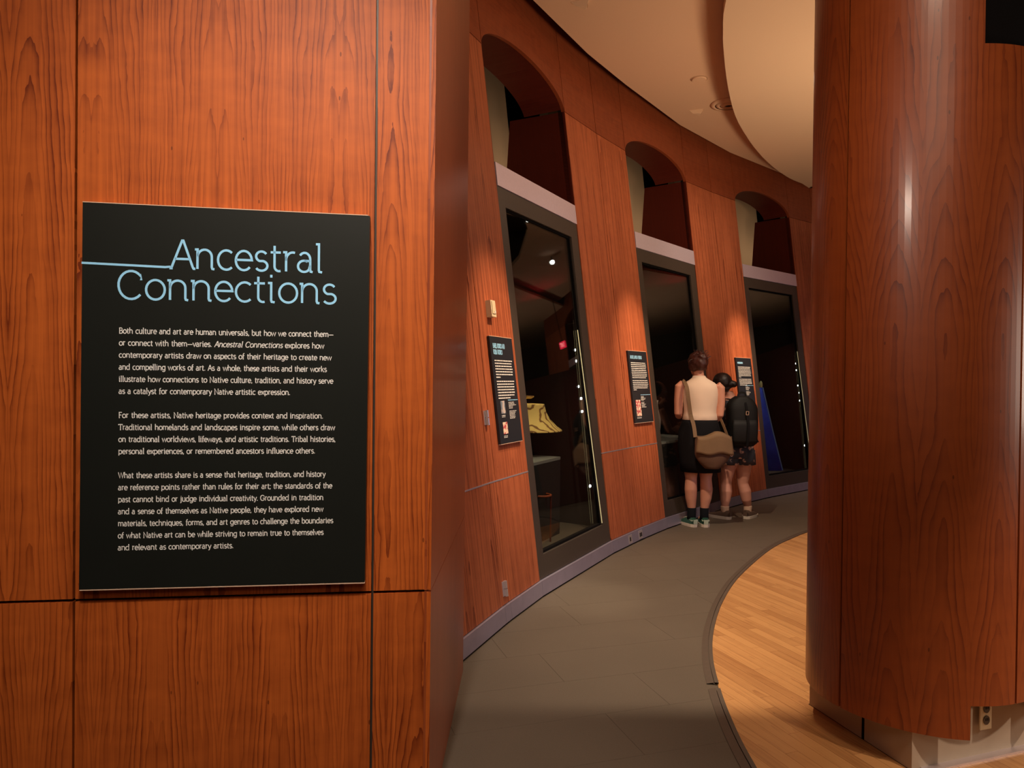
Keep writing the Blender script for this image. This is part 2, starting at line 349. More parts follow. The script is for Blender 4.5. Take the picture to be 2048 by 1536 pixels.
# ------------------------------------------------------------------ a slab-serif stroke alphabet
def arc(cx, cy, rx, ry, a0, a1, n=None):
    n = n or max(4, int(abs(a1-a0)/14)); return [(cx+rx*math.cos(math.radians(a0+(a1-a0)*i/n)), cy+ry*math.sin(math.radians(a0+(a1-a0)*i/n))) for i in range(n+1)]
X = .70
def foot(x): return [(x, .07), (x+.02, .015), (x+.09, 0)]
G = {
 'a': (.66, [arc(.29, .46, .20, .24, 145, 0)+[(.49, .08), (.51, .015), (.58, 0)], arc(.27, .205, .215, .205, 55, 325)+[(.49, .26)], [(.49, .40), (.27, .41)]]),
 'b': (.74, [[(.02, 1.03), (.11, 1.03), (.11, 0)], arc(.37, .35, .27, .35, 0, 360)]),
 'c': (.62, [arc(.35, .35, .29, .35, 48, 312)]),
 'd': (.76, [arc(.34, .35, .28, .35, 0, 360), [(.52, 1.03), (.61, 1.03), (.61, .07), (.63, .015), (.70, 0)]]),
 'e': (.68, [[(.06, .37), (.62, .37)]+arc(.34, .35, .28, .35, 4, 318)]),
 'f': (.44, [arc(.34, .84, .17, .20, 70, 180)+[(.17, 0)], [(.03, .66), (.40, .66)], [(.07, 0), (.29, 0)]]),
 'g': (.72, [arc(.34, .36, .28, .34, 0, 360), [(.70, .70), (.61, .70), (.61, -.05)]+arc(.34, -.06, .27, .23, 0, -150)]),
 'h': (.76, [[(.02, 1.03), (.11, 1.03), (.11, 0)], [(.11, .42)]+arc(.36, .44, .245, .26, 170, 0)+[(.605, .07), (.625, .015), (.70, 0)]]),
 'i': (.36, [[(.04, .70), (.15, .70), (.15, .07), (.17, .015), (.27, 0)], [(.15, .90), (.15, 1.0)]]),
 'j': (.34, [[(.06, .70), (.18, .70), (.18, -.1)]+arc(.0, -.1, .18, .17, 0, -80), [(.18, .90), (.18, 1.0)]]),
 'k': (.68, [[(.02, 1.03), (.11, 1.03), (.11, 0)], [(.55, .70), (.12, .30)], [(.26, .42), (.56, 0), (.64, 0)]]),
 'l': (.34, [[(.03, 1.03), (.14, 1.03), (.14, .07), (.16, .015), (.26, 0)]]),
 'm': (1.12, [[(.02, .70), (.11, .70), (.11, 0)], [(.11, .42)]+arc(.33, .45, .215, .25, 170, 0)+[(.545, 0)], [(.545, .42)]+arc(.765, .45, .215, .25, 170, 0)+[(.98, .07), (1.0, .015), (1.06, 0)]]),
 'n': (.76, [[(.02, .70), (.11, .70), (.11, 0)], [(.11, .42)]+arc(.36, .44, .245, .26, 170, 0)+[(.605, .07), (.625, .015), (.70, 0)]]),
 'o': (.72, [arc(.36, .35, .30, .35, 0, 360)]),
 'p': (.74, [[(.02, .70), (.11, .70), (.11, -.28)], arc(.38, .35, .27, .35, 0, 360)]),
 'q': (.72, [arc(.34, .35, .28, .35, 0, 360), [(.62, .70), (.62, -.28)]]),
 'r': (.50, [[(.02, .70), (.13, .70), (.13, 0)], [(.13, .40)]+arc(.37, .42, .24, .28, 165, 72)]),
 's': (.56, [arc(.28, .52, .19, .18, 30, 250)+arc(.28, .18, .21, .18, 75, -150)]),
 't': (.46, [[(.18, .92), (.18, .18)]+arc(.34, .17, .16, .17, 180, 290), [(.04, .68), (.40, .68)]]),
 'u': (.74, [[(.02, .70), (.11, .70), (.11, .27)]+arc(.35, .26, .24, .26, 180, 350), [(.50, .70), (.60, .70), (.60, .07), (.62, .015), (.69, 0)]]),
 'v': (.62, [[(.03, .70), (.31, 0), (.59, .70)]]),
 'w': (.94, [[(.03, .70), (.25, 0), (.47, .66), (.69, 0), (.91, .70)]]),
 'x': (.60, [[(.04, .70), (.56, 0)], [(.56, .70), (.04, 0)]]),
 'y': (.62, [[(.03, .70), (.32, .03)], [(.59, .70), (.28, -.14)]+arc(.12, -.10, .16, .17, -20, -100)]),
 'z': (.58, [[(.06, .70), (.52, .70), (.06, 0), (.54, 0)]]),
 'A': (.84, [[(.05, 0), (.42, 1), (.46, 1), (.79, .05), (.82, 0), (.88, 0)], [(.17, .34), (.68, .34)], [(-.01, 0), (.10, 0)]]),
 'B': (.74, [[(.03, 1), (.38, 1)]+arc(.38, .77, .22, .23, 90, -90)+[(.12, .54)], [(.38, .54)]+arc(.40, .27, .26, .27, 90, -90)+[(.03, 0)], [(.12, 1), (.12, 0)]]),
 'C': (.88, [[(.78, .68), (.77, .84)]+arc(.46, .5, .40, .5, 40, 318)]),
 'D': (.86, [[(.03, 1), (.35, 1)]+arc(.35, .5, .43, .5, 90, -90)+[(.03, 0)], [(.13, 1), (.13, 0)]]),
 'E': (.70, [[(.62, 1), (.12, 1), (.12, 0), (.64, 0)], [(.12, .52), (.52, .52)]]),
 'F': (.66, [[(.62, 1), (.04, 1)], [(.14, 1), (.14, 0)], [(.14, .52), (.52, .52)], [(.05, 0), (.26, 0)]]),
 'G': (.92, [[(.78, .70), (.77, .84)]+arc(.46, .5, .40, .5, 40, 310)+[(.80, .20), (.80, .45), (.54, .45)]]),
 'I': (.34, [[(.17, 1), (.17, 0)], [(.06, 1), (.28, 1)], [(.06, 0), (.28, 0)]]),
 'J': (.50, [[(.14, 1), (.36, 1), (.36, .2)]+arc(.19, .19, .17, .19, 0, -150)]),
 'K': (.74, [[(.12, 1), (.12, 0)], [(.62, 1), (.12, .42)], [(.26, .58), (.66, 0)]]),
 'L': (.62, [[(.13, 1), (.13, 0), (.58, 0), (.58, .14)]]),
 'N': (.90, [[(.03, 0), (.22, 0)], [(.12, 0), (.12, 1), (.76, 0), (.76, 1)], [(.66, 1), (.86, 1)], [(.02, 1), (.12, 1)]]),
 'O': (.94, [arc(.47, .5, .41, .5, 0, 360)]),
 'R': (.76, [[(.12, 0), (.12, 1), (.38, 1)]+arc(.38, .74, .24, .26, 90, -90)+[(.12, .48)], [(.40, .48), (.68, 0)]]),
 'S': (.66, [arc(.33, .75, .23, .25, 30, 250)+arc(.33, .26, .25, .26, 75, -150)]),
 'T': (.76, [[(.04, .86), (.04, 1), (.72, 1), (.72, .86)], [(.38, 1), (.38, 0)], [(.28, 0), (.48, 0)]]),
 'W': (1.14, [[(.04, 1), (.32, 0), (.57, .96), (.82, 0), (1.10, 1)], [(-.02, 1), (.12, 1)], [(1.02, 1), (1.16, 1)]]),
 'X': (.74, [[(.06, 1), (.68, 0)], [(.68, 1), (.06, 0)]]),
 '.': (.26, [[(.12, -.02), (.12, .12)]]), ',': (.26, [[(.14, .11), (.08, -.14)]]), ';': (.28, [[(.14, .11), (.08, -.14)], [(.14, .55), (.14, .68)]]),
 '—': (1.0, [[(.04, .36), (.96, .36)]]), ' ': (.46, []),
}
def ribbon(mb, pts, wd, put):
    n = len(pts)
    if n < 2: return
    closed = math.hypot(pts[0][0]-pts[-1][0], pts[0][1]-pts[-1][1]) < 1e-6
    L = []; Rr = []
    for i in range(n):
        a = pts[i-1] if i else (pts[-2] if closed else None); b = pts[i+1] if i < n-1 else (pts[1] if closed else None); p = pts[i]
        ds = []
        for q, r in ((a, p), (p, b)):
            if q is None or r is None: continue
            l = math.hypot(r[0]-q[0], r[1]-q[1]) or 1e-9; ds.append(((r[0]-q[0])/l, (r[1]-q[1])/l))
        dx = sum(d[0] for d in ds); dy = sum(d[1] for d in ds); l = math.hypot(dx, dy) or 1e-9; dx /= l; dy /= l
        k = min(1.7, 1/max(.3, abs(dx*ds[0][0]+dy*ds[0][1])))*wd/2
        L.append((p[0]-dy*k, p[1]+dx*k)); Rr.append((p[0]+dy*k, p[1]-dx*k))
    for i in range(n-1): mb.face([put(*Rr[i]), put(*Rr[i+1]), put(*L[i+1]), put(*L[i])])
def text_width(s, track=0): return sum(G[c][0]+track for c in s)
def set_text(mb, s, x0, z0, cap, weight, width=None, y=-.0006, italic=(None, None), track=0):
    """s written from x0 to x0+width; cap height cap; weight is the stroke in metres"""
    adv = text_width(s, track); kx = (width/adv) if width else cap
    x = x0; it = 0.0
    for i, ch in enumerate(s):
        if italic[0] is not None: it = .2 if italic[0] <= i < italic[1] else 0
        w_, strokes = G[ch]
        for st in strokes:
            q = [(x+px*kx+it*pz*cap, z0+pz*cap) for px, pz in st]
            ribbon(mb, q, weight, lambda a, b: (a, y, b))
        x += (w_+track)*kx
    return x

# ================================================================== SETTING
# ------------------------------------------------------------------ floor: slabs of the walkway
fl = empty('floor'); struct(fl)
mb = MB(); mb.face([(-6, -5, -.012), (13, -5, -.012), (13, 18, -.012), (-6, 18, -.012)]); mb.build('floor_base', 'rubber', fl)
ang = math.radians(17.5); ub = Vector((math.cos(ang), math.sin(ang), 0)); ua = Vector((-math.sin(ang), math.cos(ang), 0))
edge_px = [(1507, 1534), (1468, 1441.6), (1436.6, 1375), (1427, 1315), (1427, 1260), (1448, 1200), (1481, 1152), (1548, 1098), (1589, 1078), (1622, 1065)]
edge = [on_z(a, b, 0).to_2d() for a, b in edge_px]
def catmull(p, n=6):
    out = []
    for i in range(len(p)-1):
        a = p[max(i-1, 0)]; b = p[i]; c = p[i+1]; d = p[min(i+2, len(p)-1)]
        for k in range(n):
            t = k/n; out.append(.5*((2*b)+(c-a)*t+(2*a-5*b+4*c-d)*t*t+(3*b-a-3*c+d)*t**3))
    out.append(p[-1]); return out
edge_mid = [Vector((.862, 2.50)), Vector((.885, 2.88)), Vector((.93, 3.22)), Vector((.995, 3.55)), Vector((1.11, 3.94)), Vector((1.31, 4.45)), Vector((1.60, 5.03)), Vector((2.08, 5.80)), Vector((2.435, 6.24)), Vector((2.72, 6.54))]
edge_full = [Vector((1.02, -.6)), Vector((.90, .7)), Vector((.855, 1.6))]+edge_mid+[Vector((3.5, 7.25)), Vector((4.6, 7.95)), Vector((6.0, 8.5)), Vector((7.8, 8.8))]
curve = catmull(edge_full, 6)
def wood_side(p):
    best = None
    for i in range(len(curve)-1):
        a, b = curve[i], curve[i+1]; ab = b-a; t = max(0, min(1, (p-a).dot(ab)/ab.dot(ab))); d = (p-(a+ab*t)).length
        if best is None or d < best[0]: best = (d, ab.x*(p.y-a.y)-ab.y*(p.x-a.x))
    return best[1] < 0, best[0]
tw, tl = .335, .92
for row in range(-9, 33):
    sh = R_.uniform(0, tl)
    for k in range(-6, 12):
        b0 = k*tl+sh-3; a0 = row*tw
        q = [ub*b+ua*a for b, a in ((b0+.0006, a0+.0005), (b0+tl-.0006, a0+.0005), (b0+tl-.0006, a0+tw-.0005), (b0+.0006, a0+tw-.0005))]
        c = (q[0]+q[2])/2
        if c.y < -.8 or c.y > 12.5 or c.x < -1.4 or c.x > 7: continue
        r = math.hypot(c.x-CX, c.y-CY)
        if c.y > 2 and r > RR+.7: continue
        ws, d = wood_side(c.to_2d())
        if ws and d > .62: continue
        if (c.x-1.75)**2+(c.y-2.75)**2 < .3: continue
        m = MB(); m.shell([p for p in q], [p+Vector((0, 0, -.012)) for p in q], [(p.x, p.y) for p in q]); m.build('slab', 'floor', fl)
m = MB(); m.face([(-6, -5, -.008), (-6, -.95, -.008), (-1.3, -.95, -.008), (-1.3, -5, -.008)][::-1]); m.face([(-1.3, -5, -.008), (13, -5, -.008), (13, -.7, -.008), (-1.3, -.7, -.008)]); m.face([(4.5, 8.2, -.008), (13, 8.2, -.008), (13, 18, -.008), (4.5, 18, -.008)]); m.face([(-.3, 11, -.008), (4.5, 11, -.008), (4.5, 18, -.008), (-.3, 18, -.008)])
m.build('outer_floor', 'floor', fl)
# plank floor, raised a few millimetres, clipped to the curved edge
def clip(poly, a, b):                     # keep the right-hand side of a->b
    out = []; n = len(poly)
    side = lambda p: (b.x-a.x)*(p.y-a.y)-(b.y-a.y)*(p.x-a.x)
    for i in range(n):
        p, q = poly[i], poly[(i+1) % n]; sp_, sq = side(p), side(q)
        if sp_ <= 0: out.append(p)
        if (sp_ < 0) != (sq < 0) and abs(sp_-sq) > 1e-12: out.append(p+(q-p)*(sp_/(sp_-sq)))
    return out
pf = empty('floor_2'); struct(pf)
pang = math.radians(69); pd = Vector((-math.cos(pang), math.sin(pang))); pn = Vector((pd.y, -pd.x))   # planks run away and slightly left
pw = .057; planks = []; rest = MB()
for r in range(-10, 110):
    s0 = R_.uniform(0, .7)-3; pos = r*pw
    while pos is not None and s0 < 9:
        ln = R_.choice((.35, .5, .62, .75, .9)); base = pn*pos
        q = [base+pd*s0, base+pn*(pw-.0011)+pd*s0, base+pn*(pw-.0011)+pd*(s0+ln-.0011), base+pd*(s0+ln-.0011)]
        s0 += ln
        c = (q[0]+q[2])/2
        if c.x > 7.5 or c.x < .7 or c.y < -.6 or c.y > 8.7: continue
        ws, d = wood_side(c)
        if not ws and d > .6: continue
        if d < .75:
            for i in range(len(curve)-1):
                a_, b_ = curve[i], curve[i+1]
                if (a_-c).length > 1.4: continue
                q = clip(q, a_, b_)
                if len(q) < 3: break
            if len(q) < 3: continue
        planks.append((c, q, s0))
planks.sort(key=lambda t: 0 if (1.6 < t[0].y < 7.2 and t[0].x/t[0].y < .47) else 1)
def plank_mesh(m, q, s0):
    fr = [Vector((p.x, p.y, .004)) for p in q]; uv = [((p.dot(pn)), (p.dot(pd))) for p in q]
    area2 = sum(q[i].x*q[(i+1) % len(q)].y-q[(i+1) % len(q)].x*q[i].y for i in range(len(q)))
    if area2 < 0: fr.reverse(); uv.reverse()
    m.shell(fr, [p-Vector((0, 0, .014)) for p in fr], uv)
for i, (c, q, s0) in enumerate(planks):
    if i < 290:
        m = MB(); plank_mesh(m, q, s0); m.build('plank', 'oak', pf)
    else: plank_mesh(rest, q, s0)
tag(rest.build('planking', 'oak', pf), kind='stuff')
# reducer strip along the edge, with its joint
def strip(a, b, name):
    m = MB(); n = len(curve); pts = curve[a:b]
    for i in range(len(pts)-1):
        d0 = (pts[min(i+1, len(pts)-1)]-pts[max(i-1, 0)]).normalized(); d1 = (pts[min(i+2, len(pts)-1)]-pts[i]).normalized()
        n0 = Vector((-d0.y, d0.x)); n1 = Vector((-d1.y, d1.x))
        for (w0, w1, z0, z1) in ((-.004, .014, .011, .011), (.014, .017, .004, .004), (.017, .048, .010, .003)):
            q = [pts[i]+n0*w0, pts[i+1]+n1*w0, pts[i+1]+n1*w1, pts[i]+n0*w1]
            m.face([(q[0].x, q[0].y, z0), (q[1].x, q[1].y, z0), (q[2].x, q[2].y, z1), (q[3].x, q[3].y, z1)])
        q = pts[i]-n0*.004, pts[i+1]-n1*.004
        m.face([(q[0].x, q[0].y, -.01), (q[1].x, q[1].y, -.01), (q[1].x, q[1].y, .011), (q[0].x, q[0].y, .011)])
    return struct(m.build(name, 'rubber'))
ji = min(range(len(curve)), key=lambda i: (curve[i]-Vector((.93, 3.22))).length)
strip(0, ji, 'trim_1'); strip(ji, len(curve), 'trim_2')

# ------------------------------------------------------------------ flat panelled wall on the left
WU = Vector((.99151, .1300, 0)); WN = Vector((.1300, -.99151, 0)); WO = Vector((-.2365, 2.17, 0))
def wall_M(off=0):
    m = Matrix.Identity(4); o = WO+WN*off
    for i in range(3): m[i][0] = WU[i]; m[i][1] = -WN[i]; m[i][2] = (0, 0, 1)[i]; m[i][3] = o[i]
    return m
wl = empty('wall_left', M=wall_M()); struct(wl)
m = MB(); m.box(-6, -.012, .021, .16, 0, 4.6); m.build('backing', 'gap', wl)
xs = [(-5.0, -4.02), (-4.01, -3.03), (-3.02, -2.04), (-2.03, -1.5), (-1.492, -1.0035), (-.9965, -.1765), (-.1695, -.0195), (-.0125, .0)]
for i, (a, b) in enumerate(xs):
    for z0, z1 in ((.09, .714), (.7225, 3.30), (3.308, 4.3)):
        m = MB(); m.box(a, b, 0, .02, z0, z1); m.build('panel', 'cherry', wl, bevel=.0012)
m = MB()
for x in (-.173, -.016): m.box(x-.0035, x+.0035, .012, .02, 0, 4.3)
m.build('channel', 'bronze', wl)
m = MB(); m.box(-5, 0, .006, .02, 0, .086); m.build('base_rail', 'bronze', wl)
# polished return beside the walkway
RU = Vector((.02, .9998, 0)); RN = Vector((.9998, -.02, 0))
def ret_M():
    m = Matrix.Identity(4); o = WO
    for i in range(3): m[i][0] = RU[i]; m[i][1] = -RN[i]; m[i][2] = (0, 0, 1)[i]; m[i][3] = o[i]
    return m
wr = empty('wall_return', M=ret_M()); struct(wr)
m = MB(); m.box(.01, 1.18, .021, .12, 0, 4.6); m.build('backing', 'gap', wr)
for z0, z1 in ((.0, .7165), (.7195, 4.3)):
    m = MB(); m.box(.0, 1.182, 0, .02, z0, z1); m.build('panel', 'cherry_gloss', wr)

# ------------------------------------------------------------------ curved leaning wall
TH = dict(J0=.3915, J=.3978, A=.4345, B=.5334, C=.5775, D=.6210, E=.7188, F=.7622, G=.8037, Hh=.9000, I=.9430, K=.9860)
ZS, ZM, ZP, ZBT, ZBB, ZT = 3.5, .775, .104, 2.734, 2.582, 4.45
wc = empty('wall_curved'); struct(wc)
def facet_shell(mb, t0, t1, z0, z1, o0, o1, gap=.0038, mi=0, side=None, vert=False):
    q = []; b = []
    a0, a1 = P(t0, 0, 0), P(t1, 0, 0); wlen = (a1-a0).length; g = gap/wlen
    for f, z in ((g, z0), (1-g, z0), (1-g, z1), (g, z1)):
        q.append(P(t0, z, o0).lerp(P(t1, z, o0), f)); b.append(P(t0, z, o1).lerp(P(t1, z, o1), f))
    uv = [(t0*13, z0), (t0*13+wlen, z0), (t0*13+wlen, z1), (t0*13, z1)]
    mb.shell(q, b, uv, mi, side)
def facet_panel(t0, t1, z0, z1, mat, name='panel', o0=0, o1=.02, gap=.0038, parent=None):
    m = MB(); facet_shell(m, t0, t1, z0, z1, o0, o1, gap); return m.build(name, mat, parent or wc, bevel=.0008)
piers = [(.300, .345, .3915), (TH['J0'], None, TH['J']), (TH['J'], None, TH['A']), (TH['B'], TH['C'], TH['D']), (TH['E'], TH['F'], TH['G']), (TH['Hh'], TH['I'], TH['K'])]
bays = [(TH['A'], TH['B']), (TH['D'], TH['E']), (TH['G'], TH['Hh']), (TH['K'], 1.0845)]
piers.append((1.0845, 1.1275, 1.17)); bays.append((1.17, 1.2685)); piers.append((1.2685, 1.3115, 1.354))
cells = []
for p in piers:
    l = [x for x in p if x is not None]
    for a, b in zip(l[:-1], l[1:]): cells.append((a, b))
for a, b in cells:
    door = b <= TH['J']+1e-6
    pm = wc
    facet_panel(a, b, ZP, ZM-.003, 'cherry_wall', parent=pm)
    facet_panel(a, b, ZM+.003, ZS-.003, 'cherry_wall', parent=pm)
    m = MB(); facet_shell(m, a, b, 0, ZT, .021, .06, 0); m.build('backing', 'gap', wc)
    m = MB(); facet_shell(m, a, b, ZM-.0045, ZM+.0035, -.0012, .02, 0); m.build('seam_strip', 'chrome', wc)
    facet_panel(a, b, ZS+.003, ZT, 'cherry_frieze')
def arch_z(f): return ZS + .205*math.sqrt(max(0, 1-(2*f-1)**2))
for a, b in bays:
    # frieze with the arch cut into it
    m = MB(); n = 28
    wlen = (P(b, 0)-P(a, 0)).length; g = .0025/wlen
    fs = [g]+[.5-.5*math.cos(math.pi*i/n) for i in range(1, n)]+[1-g]
    def Q(f, z, off): return P(a, z, off).lerp(P(b, z, off), f)
    for f0, f1 in zip(fs[:-1], fs[1:]):
        z0, z1 = arch_z(f0)+.001, arch_z(f1)+.001
        uv = [(a*13+f0*wlen, z0), (a*13+f1*wlen, z1), (a*13+f1*wlen, ZT), (a*13+f0*wlen, ZT)]
        m.face([Q(f0, z0, 0), Q(f1, z1, 0), Q(f1, ZT, 0), Q(f0, ZT, 0)], uv)
        m.face([Q(f0, ZT, .03), Q(f1, ZT, .03), Q(f1, z1, .03), Q(f0, z0, .03)], uv)
        m.face([Q(f0, z0, 0), Q(f0, z0, .03), Q(f1, z1, .03), Q(f1, z1, 0)], uv)
    for f in (g, 1-g): m.face([Q(f, ZS, 0), Q(f, ZT, 0), Q(f, ZT, .03), Q(f, ZS, .03)])
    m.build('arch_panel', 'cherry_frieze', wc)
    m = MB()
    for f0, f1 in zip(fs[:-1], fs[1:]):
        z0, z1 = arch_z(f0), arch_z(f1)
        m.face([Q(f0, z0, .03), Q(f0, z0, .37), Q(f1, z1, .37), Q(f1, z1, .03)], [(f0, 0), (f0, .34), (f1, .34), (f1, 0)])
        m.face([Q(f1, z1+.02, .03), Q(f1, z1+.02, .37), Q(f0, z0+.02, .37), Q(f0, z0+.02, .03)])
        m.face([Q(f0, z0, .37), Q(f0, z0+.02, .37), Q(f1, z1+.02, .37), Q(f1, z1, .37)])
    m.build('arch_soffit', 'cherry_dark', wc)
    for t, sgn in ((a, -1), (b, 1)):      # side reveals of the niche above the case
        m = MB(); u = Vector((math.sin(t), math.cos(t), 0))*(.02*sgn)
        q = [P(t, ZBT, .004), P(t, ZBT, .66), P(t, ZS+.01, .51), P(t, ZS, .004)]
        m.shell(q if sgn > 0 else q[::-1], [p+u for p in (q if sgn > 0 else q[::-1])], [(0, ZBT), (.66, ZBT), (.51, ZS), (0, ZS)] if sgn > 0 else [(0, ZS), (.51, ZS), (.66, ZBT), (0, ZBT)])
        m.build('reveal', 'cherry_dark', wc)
    # tan plaster partition seen through the opening
    m = MB(); facet_shell(m, a+.0, a+.1325, 1.5, 4.9, .80, .9, 0); m.build('rear_partition', 'tan', wc)
# black void behind everything
m = MB()
ts = [.25+i*.06 for i in range(21)]
for a, b in zip(ts[:-1], ts[1:]): m.face([P(a, 0, 1.7), P(b, 0, 1.7), P(b, 5.4, 1.7), P(a, 5.4, 1.7)])
m.build('void_lining', 'black', wc)
# aluminium base, one length per facet
bb = empty('baseboard_curved'); struct(bb)
for a, b in cells+bays:
    m = MB(); facet_shell(m, a, b, 0.012, ZP-.004, -.012, .03, .0012); m.build('length', 'baseboard', bb)
m = MB()
for a, b in cells+bays: facet_shell(m, a, b, 0, .012, .0, .03, 0)
m.build('toe_gap', 'gap', bb)
# hinges of the concealed door
for (hu, hv, z, lab) in ((970, 836, 1.132, 'upper small chrome hinge on the narrow strip of curved wood wall'), (1010, 1176, .188, 'lower small chrome hinge near the floor on curved wood wall')):
    root = empty('hinge', M=frame_at(.3945, z, 0)); tag(root, lab, 'hinge')
    for k in (-1, 1):
        m = MB(); m.tube([(0, -.012, k*.002), (0, -.012, k*.042)], .0105, 12); m.build('knuckle', 'chrome', root, smooth=False)
    m = MB(); m.box(-.022, .022, -.003, .0, -.04, .04); m.build('leaf', 'chrome', root)
# ivory sensor box
root = empty('wall_sensor', M=frame_at(.4095, 1.758, 0)); tag(root, 'small ivory plastic sensor box on curved wood wall above the nearest text panel', 'sensor')
m = MB(); m.box(-.032, .032, -.036, 0, -.048, .05); m.build('housing', 'ivory', root, bevel=.004)
m = MB(); m.box(-.022, .024, -.040, -.036, -.030, .042); m.build('cover', 'ivory', root, bevel=.002)
m = MB(); m.box(.004, .018, -.042, -.040, -.026, -.014); m.build('window', 'white', root)
# floor outlets in the base
for t, nm, lab in ((.5594, 'data_outlet', 'single square outlet plate in metal base, left of the pair'), (.5762, 'power_outlet', 'double outlet plate in metal base, right of the pair')):
    root = empty(nm, M=frame_at(t, .052, -.0125)); tag(root, lab, 'outlet')
    m = MB(); m.box(-.036, .036, -.004, 0, -.034, .034); m.build('plate', 'chrome', root, bevel=.002)
    m = MB()
    for x in ((0,) if nm == 'data_outlet' else (-.014, .014)): m.box(x-.009, x+.009, -.0055, -.004, -.016, .016)
    m.build('socket', 'gap', root)

# ------------------------------------------------------------------ display cases
def display_case(a, b, label):
    mid = (a+b)/2; root = empty('display_case', M=Matrix.Translation(P(mid, 0))); tag(root, label, 'display case', 'built-in display cases along the curved wall')
    inv = root.matrix_world.inverted()
    def build(mb, name, mat, parent=root, **k):
        mb.v = [tuple(inv @ Vector(p)) for p in mb.v]; return mb.build(name, mat, parent, **k)
    w = b-a; gl0, gl1 = a+.0072, b-.0102; zb, zt = .243, 2.46
    m = MB(); facet_shell(m, a, b, ZBB+.002, ZBT, -.004, .05, .004); build(m, 'header_band', 'steel', bevel=.001)
    fr = None
    for (t0, t1, z0, z1, nm) in ((a, b, zt, ZBB-.002, 'frame_rail'), (a, b, ZP, zb, 'frame_rail'), (a, gl0, zb, zt, 'frame_stile'), (gl1, b, zb, zt, 'frame_stile')):
        m = MB()
        q = []; bk = []
        L = lambda t, z, o: P(a, z, o).lerp(P(b, z, o), (t-a)/w)
        g = .004/13
        aa, b2 = max(t0, a+g), min(t1, b-g)
        q = [L(aa, z0, .004), L(b2, z0, .004), L(b2, z1, .004), L(aa, z1, .004)]; bk = [L(aa, z0, .05), L(b2, z0, .05), L(b2, z1, .05), L(aa, z1, .05)]
        m.shell(q, bk); build(m, nm, 'bronze', bevel=.0012)
    L = lambda t, z, o: P(a, z, o).lerp(P(b, z, o), (t-a)/w)
    m = MB()
    for (t0, t1, z0, z1) in ((gl0, gl0+.0012, zb, zt), (gl1-.0012, gl1, zb, zt), (gl0, gl1, zb, zb+.015), (gl0, gl1, zt-.015, zt)):
        m.shell([L(t0, z0, .02), L(t1, z0, .02), L(t1, z1, .02), L(t0, z1, .02)], [L(t0, z0, .05), L(t1, z0, .05), L(t1, z1, .05), L(t0, z1, .05)])
    build(m, 'gasket', 'black')
    m = MB(); g0, g1 = gl0+.0004, gl1-.0004
    m.shell([L(g0, zb+.004, .028), L(g1, zb+.004, .028), L(g1, zt-.004, .028), L(g0, zt-.004, .028)], [L(g0, zb+.004, .036), L(g1, zb+.004, .036), L(g1, zt-.004, .036), L(g0, zt-.004, .036)])
    build(m, 'glass_pane', 'glass')
    # cabinet: back, sides, top, deck
    m = MB(); D = 1.25
    def quad(*p): m.face([L(t, z, o) for t, z, o in p])
    a2, b3 = a+.001, b-.001
    quad((a2, ZP, D), (b3, ZP, D), (b3, ZBB, D), (a2, ZBB, D)); quad((a2, ZP, .05), (a2, ZP, D), (a2, ZBB, D), (a2, ZBB, .05)); quad((b3, ZP, D), (b3, ZP, .05), (b3, ZBB, .05), (b3, ZBB, D))
    quad((a2, ZBB, .05), (a2, ZBB, D), (b3, ZBB, D), (b3, ZBB, .05)); build(m, 'cabinet', 'case_dark')
    m = MB(); m.shell([L(a2, .2, .05), L(b3, .2, .05), L(b3, .2, D-.01), L(a2, .2, D-.01)], [L(a2, .16, .05), L(b3, .16, .05), L(b3, .16, D-.01), L(a2, .16, D-.01)]); build(m, 'deck', 'floor')
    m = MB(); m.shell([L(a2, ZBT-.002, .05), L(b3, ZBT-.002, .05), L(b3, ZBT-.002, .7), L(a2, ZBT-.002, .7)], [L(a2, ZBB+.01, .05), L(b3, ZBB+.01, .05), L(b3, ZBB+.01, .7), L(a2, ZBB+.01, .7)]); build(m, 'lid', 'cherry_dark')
    return root, inv, build
cases = []
for (a, b), lab in zip(bays, ('tall glazed display case in the curved wall nearest the camera, woven hat inside', 'tall glazed display case in the curved wall behind the two visitors', 'tall glazed display case farther along the curved wall, blue robe inside', 'tall glazed display case hidden past the round column', 'tall glazed display case at the far end of the curved wall')):
    root, inv, build = display_case(a, b, lab); cases.append(root); del root['group']
    k = a-TH['A']
    # light rail behind the right stile (positions read on the nearest case)
    rt = TH['B']-.0125
    zl = [at_radial(*p, rt) for p in ((1150, 700), (1152, 722), (1157, 773), (1161, 797), (1163, 823), (1179, 972))]
    def turn(p):
        c, s = math.cos(-k), math.sin(-k); x, y = p.x-CX, p.y-CY; return Vector((CX+c*x-s*y, CY+s*x+c*y, p.z))
    if k > .7: continue
    m = MB(); top = turn(at_radial(1146, 640, rt)); bot = turn(at_radial(1187, 1060, rt)); m.tube([top, bot], .007, 8); build(m, 'light_rail', 'gap')
    rail = root.children[-1]
    for i, p in enumerate(zl):
        q = turn(p); d = (EYE-q).normalized()*0; m = MB(); n_ = (P(rt+k, q.z)-q); n_.z = 0; n_.normalize()
        m.tube([q+n_*.010, q+n_*.002], [.010, .012], 10); lamp = build(m, 'rail_lamp', 'led')
    if .1 < k < .3: continue
    m = MB(); p0 = turn(at_radial(1155, 660, rt-.001)); p1 = turn(at_radial(1204, 1046, rt-.001)); m.tube([p0, p1], .0032, 6); build(m, 'edge_strip', 'edge_glow')

